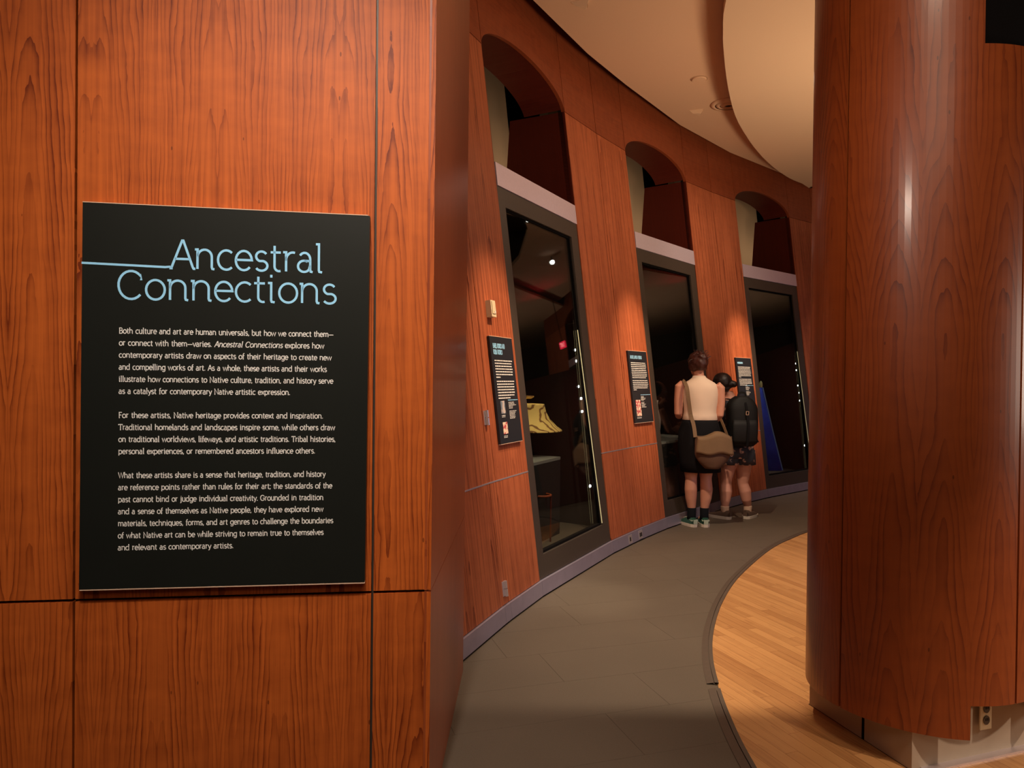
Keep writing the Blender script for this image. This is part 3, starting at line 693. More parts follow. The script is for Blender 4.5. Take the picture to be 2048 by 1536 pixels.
# exhibits ---------------------------------------------------------------
def back_in(u, v, t, off):          # the point behind the glass of the case at angle t, off metres in
    n = Vector((math.cos(t), -math.sin(t), 0)); return hit(u, v, P(t, 1.0, off), n)
pc = back_in(1054, 860, .484, .42)
root = empty('woven_hat', (pc.x, pc.y, pc.z)); tag(root, 'flared woven basketry hat with curling dark designs on a stand inside the nearest case', 'hat')
sc_ = (pc-EYE).length/F
m = MB(); m.lathe([(.030, .205), (.130, .200), (.133, .19), (.145, .14), (.175, .085), (.225, .035), (.268, .004), (.270, -.004), (.262, -.004), (.20, .03), (.12, .15), (.001, .18)], 40)
hat = m.build('brim', 'hat', root, smooth=True)
m = MB(); m.lathe([(.0, .212), (.03, .21), (.05, .222), (.052, .232), (.0, .235)], 20, (-.0, 0, .03)); m.build('top_knob', 'hat', root, smooth=True)
pz = back_in(1070, 905, .484, .42).z
sr_ = empty('hat_stand', (pc.x, pc.y, pz)); tag(sr_, 'thin dark stand holding up the woven hat in the nearest case', 'stand')
m = MB(); m.tube([(0, 0, 0), (0, 0, pc.z-pz+.16)], .009, 10); m.build('post', 'black', sr_)
m = MB(); m.lathe([(.09, 0), (.09, .008), (.0, .009)], 24); m.build('base', 'black', sr_)
MT['grey'] = plain('grey_plinth', (.20, .19, .17), .7)
def plinth(t, off0, off1, t0, t1, z1, lab, mat='grey', top='grey'):
    m = MB(); c = P(t, .2, (off0+off1)/2); r = empty('plinth', c); tag(r, lab, 'plinth')
    a = [P(t0, .2, off0), P(t1, .2, off0), P(t1, .2, off1), P(t0, .2, off1)]
    for p in a: p.z = .2
    lo = [Vector((p.x, p.y, .2))-c for p in a]; hi = [Vector((p.x, p.y, z1-.02))-c for p in a]
    m.shell(hi[::-1], lo[::-1]); m.build('body', 'case_dark', r)
    lo = [Vector((p.x, p.y, z1-.02))-c for p in a]; hi = [Vector((p.x, p.y, z1))-c for p in a]
    m = MB(); m.shell(hi, lo); m.build('top', top, r)
plinth(.484, .24, .78, .448, .503, pz-.001, 'dark plinth with grey top under the woven hat')
# copper ring stand low in the case
pr = back_in(1082, 990, .484, .14)
r = empty('ring_stand', (pr.x, pr.y, .2)); tag(r, 'copper coloured ring on a thin leg low inside the nearest case', 'stand')
m = MB(); m.tube([(.07*math.cos(i/16*6.283), .07*math.sin(i/16*6.283), pr.z-.2) for i in range(17)], .008, 8, caps=False); m.build('ring', 'cherry_frieze', r, smooth=True)
m = MB(); m.tube([(.07, 0, 0), (.07, 0, pr.z-.2)], .006, 8); m.build('leg', 'cherry_dark', r)
# red indicator lamp at the rear
pl = back_in(1142, 908, .50, .9)
r = empty('indicator_lamp', pl); tag(r, 'small round red indicator lamp glowing inside the nearest case', 'lamp')
m = MB(); m.tube([(.017*math.cos(i/16*6.283), 0, .017*math.sin(i/16*6.283)) for i in range(17)], .006, 8, caps=False); m.build('ring', 'redled', r, smooth=True)
m = MB(); m.box(-.035, .05, .012, .05, -.04, .04); m.box(-.01, .01, .05, .36, -.01, .01); m.build('housing', 'case_dark', r)
# second case: pale vessel and shelf plinth
pz2 = back_in(1335, 868, .67, .4).z
plinth(.668, .1, .8, .631, .70, pz2, 'low dark plinth with pale top behind the two visitors')
pv = back_in(1317, 835, .645, .3)
r = empty('pale_vase', (pv.x-.03, pv.y, pz2+.011)); tag(r, 'small pale vase just visible behind the left frame of the second case', 'vase')
m = MB(); m.lathe([(.03, 0), (.05, .06), (.055, .16), (.03, .26), (.02, .32), (.026, .36), (.022, .36), (.001, .3)], 24); m.build('body', 'shoe_white', r, smooth=True)
m = MB(); m.lathe([(.05, -.01), (.05, .0), (.0, .0)], 20); m.build('foot', 'case_dark', r)
# third case: tall blue robe with a yellow tip
tp = back_in(1520, 775, .85, .45); bt = back_in(1564, 945, .85, .45)
r = empty('blue_robe', (tp.x+.01, tp.y, .2)); tag(r, 'tall narrow cone of blue cloth with pale trim and yellow tip in the third case', 'robe')
hgt = tp.z-.2; rb = .29
m = MB(); seg = 28; m.loft([(0, 0, 0, rb, rb*.3), (0, 0, hgt*.5, rb*.52, rb*.17), (0, 0, hgt, .018, .018)], seg); m.build('cloth', 'robe', r, smooth=True)
m = MB(); m.tube([(rb, -.01, 0), (rb*.52, -.01, hgt*.5), (.02, -.01, hgt)], .010, 8); m.build('trim', 'robe_edge', r)
m = MB(); m.ball((0, 0, hgt+.03), (.022, .022, .055)); m.build('tip', 'robe_tip', r, smooth=True)

# ------------------------------------------------------------------ big sign
S = empty('wall_sign', M=wall_M(.025)); tag(S, 'large black introductory sign titled Ancestral Connections on the flat cherry wall', 'sign')
# outline in wall coordinates, slightly out of square like the real mounted board
m = MB(); q = [(-.976, 0, .7555), (-.1935, 0, .7575), (-.1875, 0, 1.8265), (-.9715, 0, 1.8335)]
m.shell(q, [(x, .022, z) for x, y, z in q], [(x, z) for x, y, z in q], 0, 1); m.build('board', ['sign', 'sign'], S)
m = MB(); m.box(-.975, -.1935, .0, .022, .7525, .7552); m.build('edge_trim', 'edge', S); m = MB(); m.shell([(-.1935, -.001, 1.8268), (-.1875, .022, 1.8268), (-.9715, .022, 1.8338), (-.9715, -.001, 1.8338)], [(-.1935, -.001, 1.829), (-.1875, .022, 1.829), (-.9715, .022, 1.836), (-.9715, -.001, 1.836)]); m.build('edge_trim', 'edge', S)
m = MB(); m.box(-.93, -.23, .022, .025, .8, 1.78); m.build('mount', 'black', S)
m = MB(); cap = .0785
set_text(m, 'Ancestral', -.7529+.012, 1.6580, cap, .0066, width=.425)
m2 = MB()
ribbon(m, [(-.9735, 1.6660), (-.7529, 1.6605), (-.7390, 1.6620)], .0062, lambda a, b: (a, -.0006, b))
set_text(m, 'Connections', -.8815, 1.5685, cap, .0066, width=.604)
tt = m.build('title', 'cyan', S)
lines = ['Both culture and art are human universals, but how we connect them—', 'or connect with them—varies. Ancestral Connections explores how', 'contemporary artists draw on aspects of their heritage to create new', 'and compelling works of art. As a whole, these artists and their works', 'illustrate how connections to Native culture, tradition, and history serve', 'as a catalyst for contemporary Native artistic expression.', None,
 'For these artists, Native heritage provides context and inspiration.', 'Traditional homelands and landscapes inspire some, while others draw', 'on traditional worldviews, lifeways, and artistic traditions. Tribal histories,', 'personal experiences, or remembered ancestors influence others.', None,
 'What these artists share is a sense that heritage, tradition, and history', 'are reference points rather than rules for their art; the standards of the', 'past cannot bind or judge individual creativity. Grounded in tradition', 'and a sense of themselves as Native people, they have explored new', 'materials, techniques, forms, and art genres to challenge the boundaries', 'of what Native art can be while striving to remain true to themselves', 'and relevant as contemporary artists.']
rights = [1695, 1632, 1680, 1648, 1690, 1405, None, 1620, 1698, 1701, 1565, None, 1632, 1676, 1617, 1615, 1680, 1615, 1026]
para = MB()
for i, (s, rg) in enumerate(zip(lines, rights)):
    if s is None:
        tag(para.build('paragraph', 'white', S), kind='stuff'); para = MB(); continue
    z = 1.4720-i*(1.4720-.8640)/18; x0 = -.8745
    px = 140+rg/3.2; x1 = -.8745+(px-240.5+(i*.45))*.001366
    k = s.find('Ancestral Connections'); it = (k, k+21) if k >= 0 else (None, None)
    set_text(para, s, x0, z, .0152, .0023, width=x1-x0, italic=it)
tag(para.build('paragraph', 'white', S), kind='stuff')

# ------------------------------------------------------------------ text panels on the piers
def word_rows(m, x0, x1, z, h, rnd, last=1.0):
    x = x0; e = x0+(x1-x0)*last
    while x < e-.004:
        wd = min(rnd.uniform(.008, .03), e-x); m.face([(x, -.0006, z), (x+wd, -.0006, z), (x+wd, -.0006, z+h), (x, -.0006, z+h)]); x += wd+.0035
def text_panel(t0, t1, z0, z1, lab, heads, rows1, rows2, pics, side_z):
    tm, zm = (t0+t1)/2, (z0+z1)/2; wd = (t1-t0)*(RR+SL*zm); ht = (z1-z0)*math.sqrt(1+SL*SL); rnd = random.Random(int(t0*1000))
    r = empty('text_panel', M=frame_at(tm, zm, -.020)); tag(r, lab, 'text panel')
    X0, X1, Z0, Z1 = -wd/2, wd/2, -ht/2, ht/2
    m = MB(); m.box(X0, X1, 0, .014, Z0, Z1); m.build('board', 'label', r)
    m = MB(); m.box(X0+.03, X1-.03, .014, .020, Z0+.03, Z1-.03); m.build('mount', 'black', r)
    m = MB(); m.box(X0, X1, 0, .014, Z0-.003, Z0); m.build('edge_trim', 'edge', r); m = MB(); m.box(X0, X1, 0, .014, Z1, Z1+.003); m.build('edge_trim', 'edge', r)
    m = MB(); z = Z1-.068
    for h, wf in heads:
        if h: set_text(m, h, X0+.035, z, .026, .0042, width=wf)
        else: word_rows(m, X0+.035, X0+.035+wf, z, .02, rnd)
        z -= .037
    m.face([(X0+.165, -.0006, side_z), (X1-.008, -.0006, side_z), (X1-.008, -.0006, side_z+.004), (X0+.165, -.0006, side_z+.004)])
    tag(m.build('heading', 'cyan', r), kind='stuff')
    m = MB(); z -= .004
    for n, last in (rows1, rows2):
        for i in range(n):
            word_rows(m, X0+.037, X1-.03-rnd.uniform(0, .02), z, .0068, rnd, last if i == n-1 else 1); z -= .0165
        z -= .008
    zz = side_z-.014
    for blk in (5, 6):
        for i in range(blk): word_rows(m, X0+.168, X0+.168+rnd.uniform(.05, .11), zz, .0035, rnd); zz -= .0085
        zz -= .01
    tag(m.build('body_text', 'white', r), kind='stuff')
    for (x0, x1, a, b, mt) in pics:
        m = MB(); m.face([(X0+x0, -.0008, Z0+a), (X0+x1, -.0008, Z0+a), (X0+x1, -.0008, Z0+b), (X0+x0, -.0008, Z0+b)], [(0, 0), (1, 0), (1, 1), (0, 1)]); m.build('picture', mt, r)
        m = MB()
        for i in range(2): word_rows(m, X0+x0, X0+x1-.01, Z0+a-.013-i*.008, .0035, rnd)
        tag(m.build('caption', 'white', r), kind='stuff')
text_panel(.4045, .4288, .974, 1.600, 'narrow black text panel with two pictures on the pier nearest the camera', [('ISABEL RORICK AND', .165), ('ROBIN RORICK', .125)], (7, .25), (7, .7), [(.055, .115, .175, .25, 'photo1'), (.055, .120, .055, .125, 'photo2')], -.065)
text_panel(.5865, .6159, .976, 1.605, 'narrow black text panel with red and white picture, left of the standing visitors', [('JACKIE LARSON BREAD', .24)], (9, .95), (6, .2), [(.05, .15, .06, .20, 'photo2')], -.075)
text_panel(.7701, .7979, .976, 1.611, 'narrow black text panel partly hidden behind the black backpack', [(None, .125)], (8, .18), (5, .6), [(.06, .18, .08, .20, 'photo3')], .0)

# ------------------------------------------------------------------ round column on the right
cc = Vector((1.60, 2.85)); CRAD = .40
def col_phi(u, v):
    r = ray(u, v).to_2d(); a = r.dot(r); b = -2*r.dot(cc); c = cc.dot(cc)-CRAD**2; t = (-b-math.sqrt(max(0, b*b-4*a*c)))/(2*a)
    p = r*t-cc; return math.atan2(p.y, p.x)
def cpt(ph, z, r=CRAD): return Vector((cc.x+r*math.cos(ph), cc.y+r*math.sin(ph), z))
ph1 = col_phi(1689, 700); phn = col_phi(1941, 1440); pht = col_phi(1971, 40); ph2 = col_phi(2040, 900)
if ph1 > 0: ph1 -= 2*math.pi
cl = empty('column', (cc.x, cc.y, 0)); struct(cl, 'round cherry clad column on a beige plinth at the right', 'column')
def clad(p0, p1, zb_, zt_, name='panel'):
    m = MB(); n = max(4, int((p1-p0)/.06)); ps = [p0+(p1-p0)*i/n for i in range(n+1)]
    for a, b in zip(ps[:-1], ps[1:]):
        for (z0, z1) in zip(zb_[:-1], zb_[1:]): pass
    for k, (a, b) in enumerate(zip(ps[:-1], ps[1:])):
        q = [cpt(a, zb_, CRAD), cpt(b, zb_, CRAD), cpt(b, zt_, CRAD), cpt(a, zt_, CRAD)]
        uv = [(a*CRAD, zb_), (b*CRAD, zb_), (b*CRAD, zt_), (a*CRAD, zt_)]
        m.face(q, uv)
    return m, ps
def clad_poly(p0, p1, zfun_b, zfun_t, breaks):
    n = max(6, int((p1-p0)/.05)); ps = sorted([p0+(p1-p0)*i/n for i in range(n+1)]+[b for b in breaks if p0 < b < p1]); m = MB()
    for a, b in zip(ps[:-1], ps[1:]):
        mid = (a+b)/2; z0, z1 = zfun_b(mid), zfun_t(mid); uv = [(a*CRAD, z0), (b*CRAD, z0), (b*CRAD, z1), (a*CRAD, z1)]; ri = CRAD-.018
        m.face([cpt(a, z0), cpt(b, z0), cpt(b, z1), cpt(a, z1)], uv); m.face([cpt(b, z0, ri), cpt(a, z0, ri), cpt(a, z1, ri), cpt(b, z1, ri)], uv)
        m.face([cpt(a, z0, ri), cpt(b, z0, ri), cpt(b, z0), cpt(a, z0)], uv); m.face([cpt(a, z1), cpt(b, z1), cpt(b, z1, ri), cpt(a, z1, ri)], uv)
        m.face([cpt(a, z0), cpt(a, z1), cpt(a, z1, ri), cpt(a, z0, ri)], uv); m.face([cpt(b, z0, ri), cpt(b, z1, ri), cpt(b, z1), cpt(b, z0)], uv)
    return m
ZC = .145; ZN = .262; ZTOP = 2.50
gapa = .0045/CRAD
for (a, b) in ((ph1-1.35, ph1-gapa), (ph1+gapa, ph2-gapa), (ph2+gapa, ph2+1.2), (ph2+1.2+2*gapa, ph1-1.35-2*gapa+2*math.pi)):
    m = clad_poly(a, b, lambda p: ZN if phn < p < ph2+.5 else ZC, lambda p: ZTOP if pht < p < pht+.9 else 4.3, (phn, pht, pht+.9, ph2+.5))
    o = m.build('panel', 'cherry_column', cl); o.location = (-cc.x, -cc.y, 0)
m = MB(); m.tube([(0, 0, .34), (0, 0, 4.4)], CRAD-.03, 40); m.build('core', 'black', cl)
# plinth with a service joint and an outlet
pl1 = Vector((-.277, .961)); pl2 = Vector((.945, .328)); c0 = Vector((1.405, 2.515))
def pbox(s0, s1, w_, z0, z1, name, mat, out=0):
    m = MB(); a = c0+pl1*s0; b = c0+pl1*s1; n = -pl2*out
    q = [Vector((p.x, p.y, 0)) for p in (a+n, b+n, b+pl2*w_, a+pl2*w_)]
    m.shell([p+Vector((0, 0, z1)) for p in q][::-1], [p+Vector((0, 0, z0)) for p in q][::-1]); o = m.build(name, mat, cl); o.location = (-cc.x, -cc.y, 0); return o
pbox(0, .222, .70, .006, .30, 'plinth_block', 'beige'); pbox(.236, .53, .66, .006, .30, 'plinth_block', 'beige'); pbox(.222, .236, .3, .006, .28, 'plinth_gap', 'black')
pbox(-.004, .535, .71, .0035, .0065, 'plinth_seat', 'gap')
m = MB(); a = c0-pl1*.0; b = a+pl2*.9; n = -pl1
q = [a+pl2*.04, b, b+n*.03, a+pl2*.04+n*.03]; m.shell([(p.x, p.y, .012) for p in q][::-1], [(p.x, p.y, .004) for p in q][::-1]); o = m.build('floor_trim', 'chrome', cl); o.location = (-cc.x, -cc.y, 0)
# outlet on the right face of the plinth
fn = Vector((pl1.x, pl1.y, 0))*-1; fu = Vector((pl2.x, pl2.y, 0)); po = hit(1970, 1427, Vector((c0.x, c0.y, 0)), fn)
mm = Matrix.Identity(4)
for i in range(3): mm[i][0] = fu[i]; mm[i][1] = -fn[i]; mm[i][2] = (0, 0, 1)[i]; mm[i][3] = po[i]
r = empty('wall_outlet', M=mm); tag(r, 'ivory double socket outlet on the beige plinth under the round column', 'outlet')
m = MB(); m.box(-.028, .026, -.005, 0, -.055, .055); m.build('plate', 'ivory', r, bevel=.0015)
for z in (-.021, .021):
    m = MB(); m.tube([(0, -.0055, z), (0, -.0078, z)], [(.0145, .0165)]*2, 18); m.v = [(x, y, zz) for x, y, zz in m.v]; s_ = m.build('socket', 'bronze', r)
    m = MB(); m.box(-.006, -.003, -.0085, -.0077, z-.002, z+.008); m.box(.003, .006, -.0085, -.0077, z-.002, z+.008); m.build('slot', 'black', s_)

# ------------------------------------------------------------------ ceilings
CZ = 4.02
sof = [on_z(*p, CZ).to_2d() for p in ((1066, 0), (1176, 108), (1251, 169), (1360, 250), (1460, 305), (1591, 358))]
sof = [Vector((-.95, 1.2)), Vector((-.62, 3.2)), Vector((-.32, 4.3))]+sof+[Vector((4.9, 10.5)), Vector((6.4, 11.3)), Vector((8.0, 11.8))]
inner = [Vector((1.1, .6)), Vector((1.25, 2.6)), Vector((1.7, 4.2)), Vector((1.9, 4.9)), Vector((2.1, 5.5)), Vector((2.4, 6.2)), Vector((2.9, 7.0)), Vector((3.4, 7.7)), Vector((4.1, 8.3)), Vector((5.2, 8.9)), Vector((6.6, 9.3)), Vector((8.2, 9.4))]
m = MB()
for i in range(len(sof)-1):
    a, b, c, d = sof[i], sof[i+1], inner[i+1], inner[i]
    lo = [Vector((p.x, p.y, CZ)) for p in (a, b, c, d)]; hi = [p+Vector((0, 0, .05)) for p in lo]; m.shell(lo, hi)
struct(m.build('ceiling', 'ceiling'))
m = MB()                                     # plaster over the space behind the camera and to the left
m.shell([(-7, -5, CZ-.02), (-7, 1.5, CZ-.02), (5, 1.1, CZ-.02), (5, -5, CZ-.02)], [(-7, -5, CZ+.03), (-7, 1.5, CZ+.03), (5, 1.1, CZ+.03), (5, -5, CZ+.03)])
m.shell([(6.0, 3, 3.9), (6.0, 9, 3.9), (12, 18, 3.9), (12.5, 3, 3.9)], [(6.0, 3, 3.95), (6.0, 9, 3.95), (12, 18, 3.95), (12.5, 3, 3.95)])
struct(m.build('ceiling_2', 'ceiling'))
m = MB(); m.face([(-7, -5, 5.4), (13, -5, 5.4), (13, 18, 5.4), (-7, 18, 5.4)][::-1]); struct(m.build('ceiling_3', 'black'))
cpx = [(1453, -4), (1446, 60), (1448, 110), (1456, 175), (1470, 230), (1490, 268), (1515, 303), (1545, 333), (1578, 356), (1604, 367), (1618, 376), (1626, 372), (1637, 373)]
CLZ = 3.85
cle = [on_z(*p, CLZ).to_2d() for p in cpx]
cle = catmull([Vector((1.05, 2.4)), Vector((1.2, 3.6))]+cle[:-3], 3)+cle[-3:]
m = MB()
rgt = [Vector((max(p.x+.02, .434*p.y), p.y)) for p in cle]
for i in range(len(cle)-1):
    lo = [Vector((p.x, p.y, CLZ)) for p in (cle[i], cle[i+1], rgt[i+1], rgt[i])]; m.shell(lo, [p+Vector((0, 0, .07)) for p in lo])
struct(m.build('ceiling_cloud', 'cloud'))
# ceiling fittings
def fitting(name, u, v, lab, cat, fn_):
    p = on_z(u, v, CZ); r = empty(name, (p.x, p.y, CZ)); tag(r, lab, cat); fn_(r)
def disc(r):
    m = MB(); m.lathe([(.066, 0), (.066, -.006), (.060, -.012), (.0, -.014)], 28); m.build('cover', 'ceiling', r)
    m = MB(); m.lathe([(.074, 0), (.074, -.003), (.067, -.003)], 28); m.build('rim', 'tan', r)
fitting('sprinkler_cover', 1398, 158, 'small round flat cover disc on the tan ceiling', 'ceiling cover', disc)
def wedge(r):
    m = MB(); q = [(-.07, 0, 0), (.06, -.045, 0), (.06, .045, 0)]; m.shell([(-.03, 0, -.03), (.045, -.03, -.04), (.045, .03, -.04)], q); m.build('housing', 'cloud', r)
    m = MB(); m.box(.05, .056, -.02, .02, -.03, -.008); m.build('lens', 'tan', r)
fitting('ceiling_sensor', 1392, 221, 'small wedge shaped sensor on the ceiling left of the round vent', 'sensor', wedge)
fitting('ceiling_sensor', 1160, 4, 'small wedge shaped sensor on the ceiling at the top edge of the photo', 'sensor', wedge)
def vent(r):
    for i, (ra, rb_) in enumerate(((.17, .13), (.12, .085), (.075, .04))):
        m = MB(); m.lathe([(ra, 0), (ra, -.006-.004*i), (rb_, -.016-.006*i), (rb_-.004, -.012), (ra-.008, .0)], 36); m.build('ring', 'ceiling', r, smooth=True)
    m = MB(); m.lathe([(.158, -.001), (.0, -.0012)], 30); m.build('throat', 'black', r)
fitting('ceiling_vent', 1457, 208, 'round ringed air vent on the ceiling partly behind the hanging cloud panel', 'vent', vent)
# track spotlights reflected by the nearest pane
for k, (x, y, z) in enumerate(((3.42, 7.78, 3.9), (5.1, 9.46, 3.9))):
    d = (Vector((.2, 5.2, 2.3))-Vector((x, y, z))).normalized(); ax = Vector((x, y, z))
    r = empty('track_spotlight', ax); tag(r, ('glowing track spotlight mirrored high in the nearest glass pane', 'glowing track spotlight mirrored lower in the nearest glass pane')[k], 'spotlight', 'track spotlights under the dark void')
    m = MB(); m.tube([Vector((0, 0, 0)), -d*.16], [.045, .04], 16); m.build('can', 'gap', r)
    m = MB(); m.tube([d*.002, d*.004], .036, 16); m.build('lens', 'lamp', r)
    m = MB(); m.tube([-d*.1, (-d*.1)+Vector((0, 0, 1.55))], .01, 8); m.build('stem', 'gap', r)
# EXIT sign far to the right, seen only as a reflection
ex = Vector((7.3, 11.1, 2.95)); en = Vector((-.77, -.63, 0)); eu = Vector((-.63, .77, 0))*-1
mm = Matrix.Identity(4); eu = Vector((.63, -.77, 0))
# right-handed: x along the face as its reader sees it, -y towards the reader
for i in range(3): mm[i][0] = eu[i]*.55; mm[i][1] = -en[i]*.55; mm[i][2] = (0, 0, .62)[i]; mm[i][3] = ex[i]
mm = mm @ Matrix.Rotation(math.radians(55), 4, 'Z')
r = empty('exit_sign', M=mm); tag(r, 'glowing red EXIT sign mirrored in the nearest glass pane', 'exit sign')
m = MB(); m.box(-.17, .17, 0, .05, -.11, .11); m.build('box', 'exit', r)
m = MB(); set_text(m, 'EXIT', -.13, -.06, .12, .022, width=.26, y=-.002); m.build('lettering', 'exit_letter', r)
m = MB(); m.box(-.01, .01, .02, .04, .11, 1.5); m.build('stem', 'gap', r)
spot(ex+Vector((-.2, -.2, .3)), ex+Vector((-.6, -.9, 1.0)), 14, 100, 1, (1, .02, .08), .05)

# ------------------------------------------------------------------ rest of the room shell
m = MB(); m.box(-7, 13, -5.1, -5, 0, 5.4); struct(m.build('wall_back', 'walls'))
m = MB(); m.shell([(13, -5, 0), (13, 18, 0), (13, 18, 5.4), (13, -5, 5.4)], [(13.1, -5, 0), (13.1, 18, 0), (13.1, 18, 5.4), (13.1, -5, 5.4)]); struct(m.build('wall_right', 'walls'))
m = MB(); m.shell([(13, 18, 0), (-7, 18, 0), (-7, 18, 5.4), (13, 18, 5.4)], [(13, 18.1, 0), (-7, 18.1, 0), (-7, 18.1, 5.4), (13, 18.1, 5.4)]); struct(m.build('wall_far', 'walls'))
m = MB(); m.shell([(-7, -5, 0), (-7, 18, 0), (-7, 18, 5.4), (-7, -5, 5.4)], [(-7.1, -5, 0), (-7.1, 18, 0), (-7.1, 18, 5.4), (-7.1, -5, 5.4)]); struct(m.build('wall_side', 'walls'))
m = MB(); m.shell([(5.2, 10.2, 0), (6.4, 9.2, 0), (6.4, 9.2, 2.2), (5.2, 10.2, 2.2)], [(5.4, 10.5, 0), (6.6, 9.5, 0), (6.6, 9.5, 2.2), (5.4, 10.5, 2.2)]); struct(m.build('wall_partition', 'redwall'))

# ================================================================== PEOPLE
def hand(m, wrist, d, side, palm_n, curl=.5, L=.165):
    d = Vector(d).normalized(); n = Vector(palm_n); n = (n-d*n.dot(d)).normalized(); s = d.cross(n)*side; wrist = Vector(wrist)
    pl = wrist+d*.045
    m.tube([wrist-d*.01, wrist+d*.02, wrist+d*.055, wrist+d*.085], [(.024, .018), (.030, .016), (.038, .015), (.036, .012)], 12)
    for i, (off, ln) in enumerate(((-.029, .068), (-.010, .078), (.010, .072), (.028, .056))):
        b = wrist+d*.075+s*off; a1 = curl*.6; a2 = curl*1.4
        p1 = b+(d*math.cos(a1)+n*math.sin(a1))*ln*.45; p2 = p1+(d*math.cos(a2)+n*math.sin(a2))*ln*.33; p3 = p2+(d*math.cos(a2*1.4)+n*math.sin(a2*1.4))*ln*.25
        m.tube([b, p1, p2, p3], [.0092, .0085, .0078, .006], 8)
    b = wrist+d*.02-s*.026; p1 = b+(d*.6-s*.75+n*.3).normalized()*.035; p2 = p1+(d*.85-s*.25+n*.5).normalized()*.028
    m.tube([b, p1, p2], [.0125, .0105, .008], 8)
def head(m, c, fwd, tilt=0):
    c = Vector(c); f = Vector(fwd).normalized(); up = Vector((0, 0, 1)); up = (up-f*up.dot(f)).normalized(); r = f.cross(up)
    rot = Matrix((r, f, up)).transposed()
    m.ball(c, (.074, .095, .105), 20, 14, rot=rot); m.ball(c+f*.035-up*.055, (.050, .055, .055), 16, 10, rot=rot)
    m.ball(c+f*.094-up*.012, (.012, .018, .022), 10, 8, rot=rot)
    m.ball(c+f*.088+up*.018, (.045, .012, .01), 10, 6, rot=rot)
    m.ball(c+f*.083-up*.05, (.024, .012, .009), 10, 6, rot=rot)
    for k in (-1, 1): m.ball(c+r*.076*k-f*.005-up*.008, (.010, .020, .030), 10, 8, rot=rot)
    return r, f, up
def face_bits(root, c, r, f, up):
    for k in (-1, 1):
        m = MB(); m.ball(Vector(c)+f*.083+r*.030*k+up*.004, .0125, 12, 8); e = m.build('eye', 'eye', root, smooth=True)
    m = MB(); m.ball(Vector(c)+f*.090-up*.05, (.022, .008, .007), 10, 6); m.build('mouth', 'lip', root, smooth=True)
def blob(name, parts, mat, parent, voxel=.008, smooth=3):
    m = MB()
    for c, rr, j in parts: m.ball(c, rr, 20, 14, jit=j)
    return baked(m, name, mat, parent, voxel, smooth)
def shoe(root, x, y, rz, upper, accent, L=.26, sock=None, sockh=.17):
    r = empty('shoe', (x, y, 0), rz); r.parent = root
    m = MB(); n = 12; ks = [i/n for i in range(n+1)]
    def wd(k): return .5*(.060+.030*math.sin(math.pi*min(1, k*1.05))+.012*(k > .5)*math.sin(math.pi*(k-.5)*2))
    def outline(z, gr=0): 
        a = []
        for k in ks: a.append((-(wd(k)+gr)*(1 if 0 < k < 1 else .55), (k-.27)*L+(-gr if k == 0 else gr if k == 1 else 0), z))
        for k in reversed(ks): a.append(((wd(k)+gr)*(1 if 0 < k < 1 else .55), (k-.27)*L+(-gr if k == 0 else gr if k == 1 else 0), z))
        return a
    lo, hi = outline(.0, .002), outline(.028, .005); m.shell(hi[::-1], lo[::-1]); m.build('sole', 'shoe_white', r, bevel=.003)
    m = MB()
    ht = [.075, .085, .088, .085, .080, .078, .072, .062, .055, .050, .046, .042, .034]
    rings = []
    for k, h in zip(ks, ht):
        w_ = wd(k)*(1 if 0 < k < 1 else .7); yy = (k-.27)*L; rings.append([(-w_, yy, .026), (-w_*.98, yy, .026+(h-.026)*.5), (-w_*.62, yy, h-.004), (0, yy, h), (w_*.62, yy, h-.004), (w_*.98, yy, .026+(h-.026)*.5), (w_, yy, .026)])
    vs = [p for g in rings for p in g]; fs = []
    for i in range(len(rings)-1):
        for j in range(6): fs.append((i*7+j, i*7+j+1, (i+1)*7+j+1, (i+1)*7+j))
    fs.append(tuple(range(7))); fs.append(tuple(reversed(range(len(vs)-7, len(vs)))))
    m.raw(vs, [f[::-1] for f in fs]); m.build('upper', upper, r, smooth=True)
    m = MB(); m.box(-.020, .020, -.27*L-.006, -.27*L+.004, .03, .07); m.build('heel_tab', accent, r)
    m = MB()
    for i in range(4):
        yy = (.42+i*.07-.27)*L; zz = .082-i*.006; m.tube([(-.022, yy, zz), (0, yy+.004, zz+.004), (.022, yy, zz)], .003, 6)
    m.build('laces', accent, r)
    return r

# ---- first visitor -------------------------------------------------------
g1 = on_z(1397, 1052, 0)
P1 = empty('person', (g1.x, g1.y, 0), 0); tag(P1, 'person with auburn hair in cream sleeveless top and black skirt, seen from behind', 'person')
m = MB()
m.loft([(0, 0, .80, .15, .10), (0, 0, .88, .165, .115), (0, 0, .97, .145, .10), (0, 0, 1.06, .135, .095), (0, .0, 1.16, .150, .10), (-.003, 0, 1.25, .165, .10), (-.003, 0, 1.31, .165, .085), (-.005, .005, 1.35, .10, .065), (-.008, .012, 1.375, .055, .055), (-.01, .02, 1.40, .048, .050), (-.012, .035, 1.45, .047, .050)], 28)
r1, f1, u1 = head(m, (-.018, .055, 1.505), (-.25, .95, -.38))
for (s, hx, kx, ax) in ((-1, -.085, -.075, -.066), (1, .085, .062, .052)):
    m.tube([(hx, 0, .84), (hx, .0, .68), (kx, .005, .48), (kx, .0, .44), (kx+.004*s, -.012, .34), (kx, -.008, .26), (ax, 0, .16), (ax, .0, .10), (ax, .02, .06)], [.095, .085, .060, .054, .058, .052, .036, .034, .036], 16)
    m.tube([(ax, .0, .06), (ax, .08, .05), (ax, .14, .045)], [.03, .03, .024], 10)
m.tube([(-.155, 0, 1.315), (-.190, 0, 1.29), (-.200, -.005, 1.17), (-.203, -.01, 1.04), (-.19, .03, 1.02), (-.13, .16, 1.10), (-.085, .235, 1.14)], [.045, .047, .042, .037, .036, .030, .022], 14)
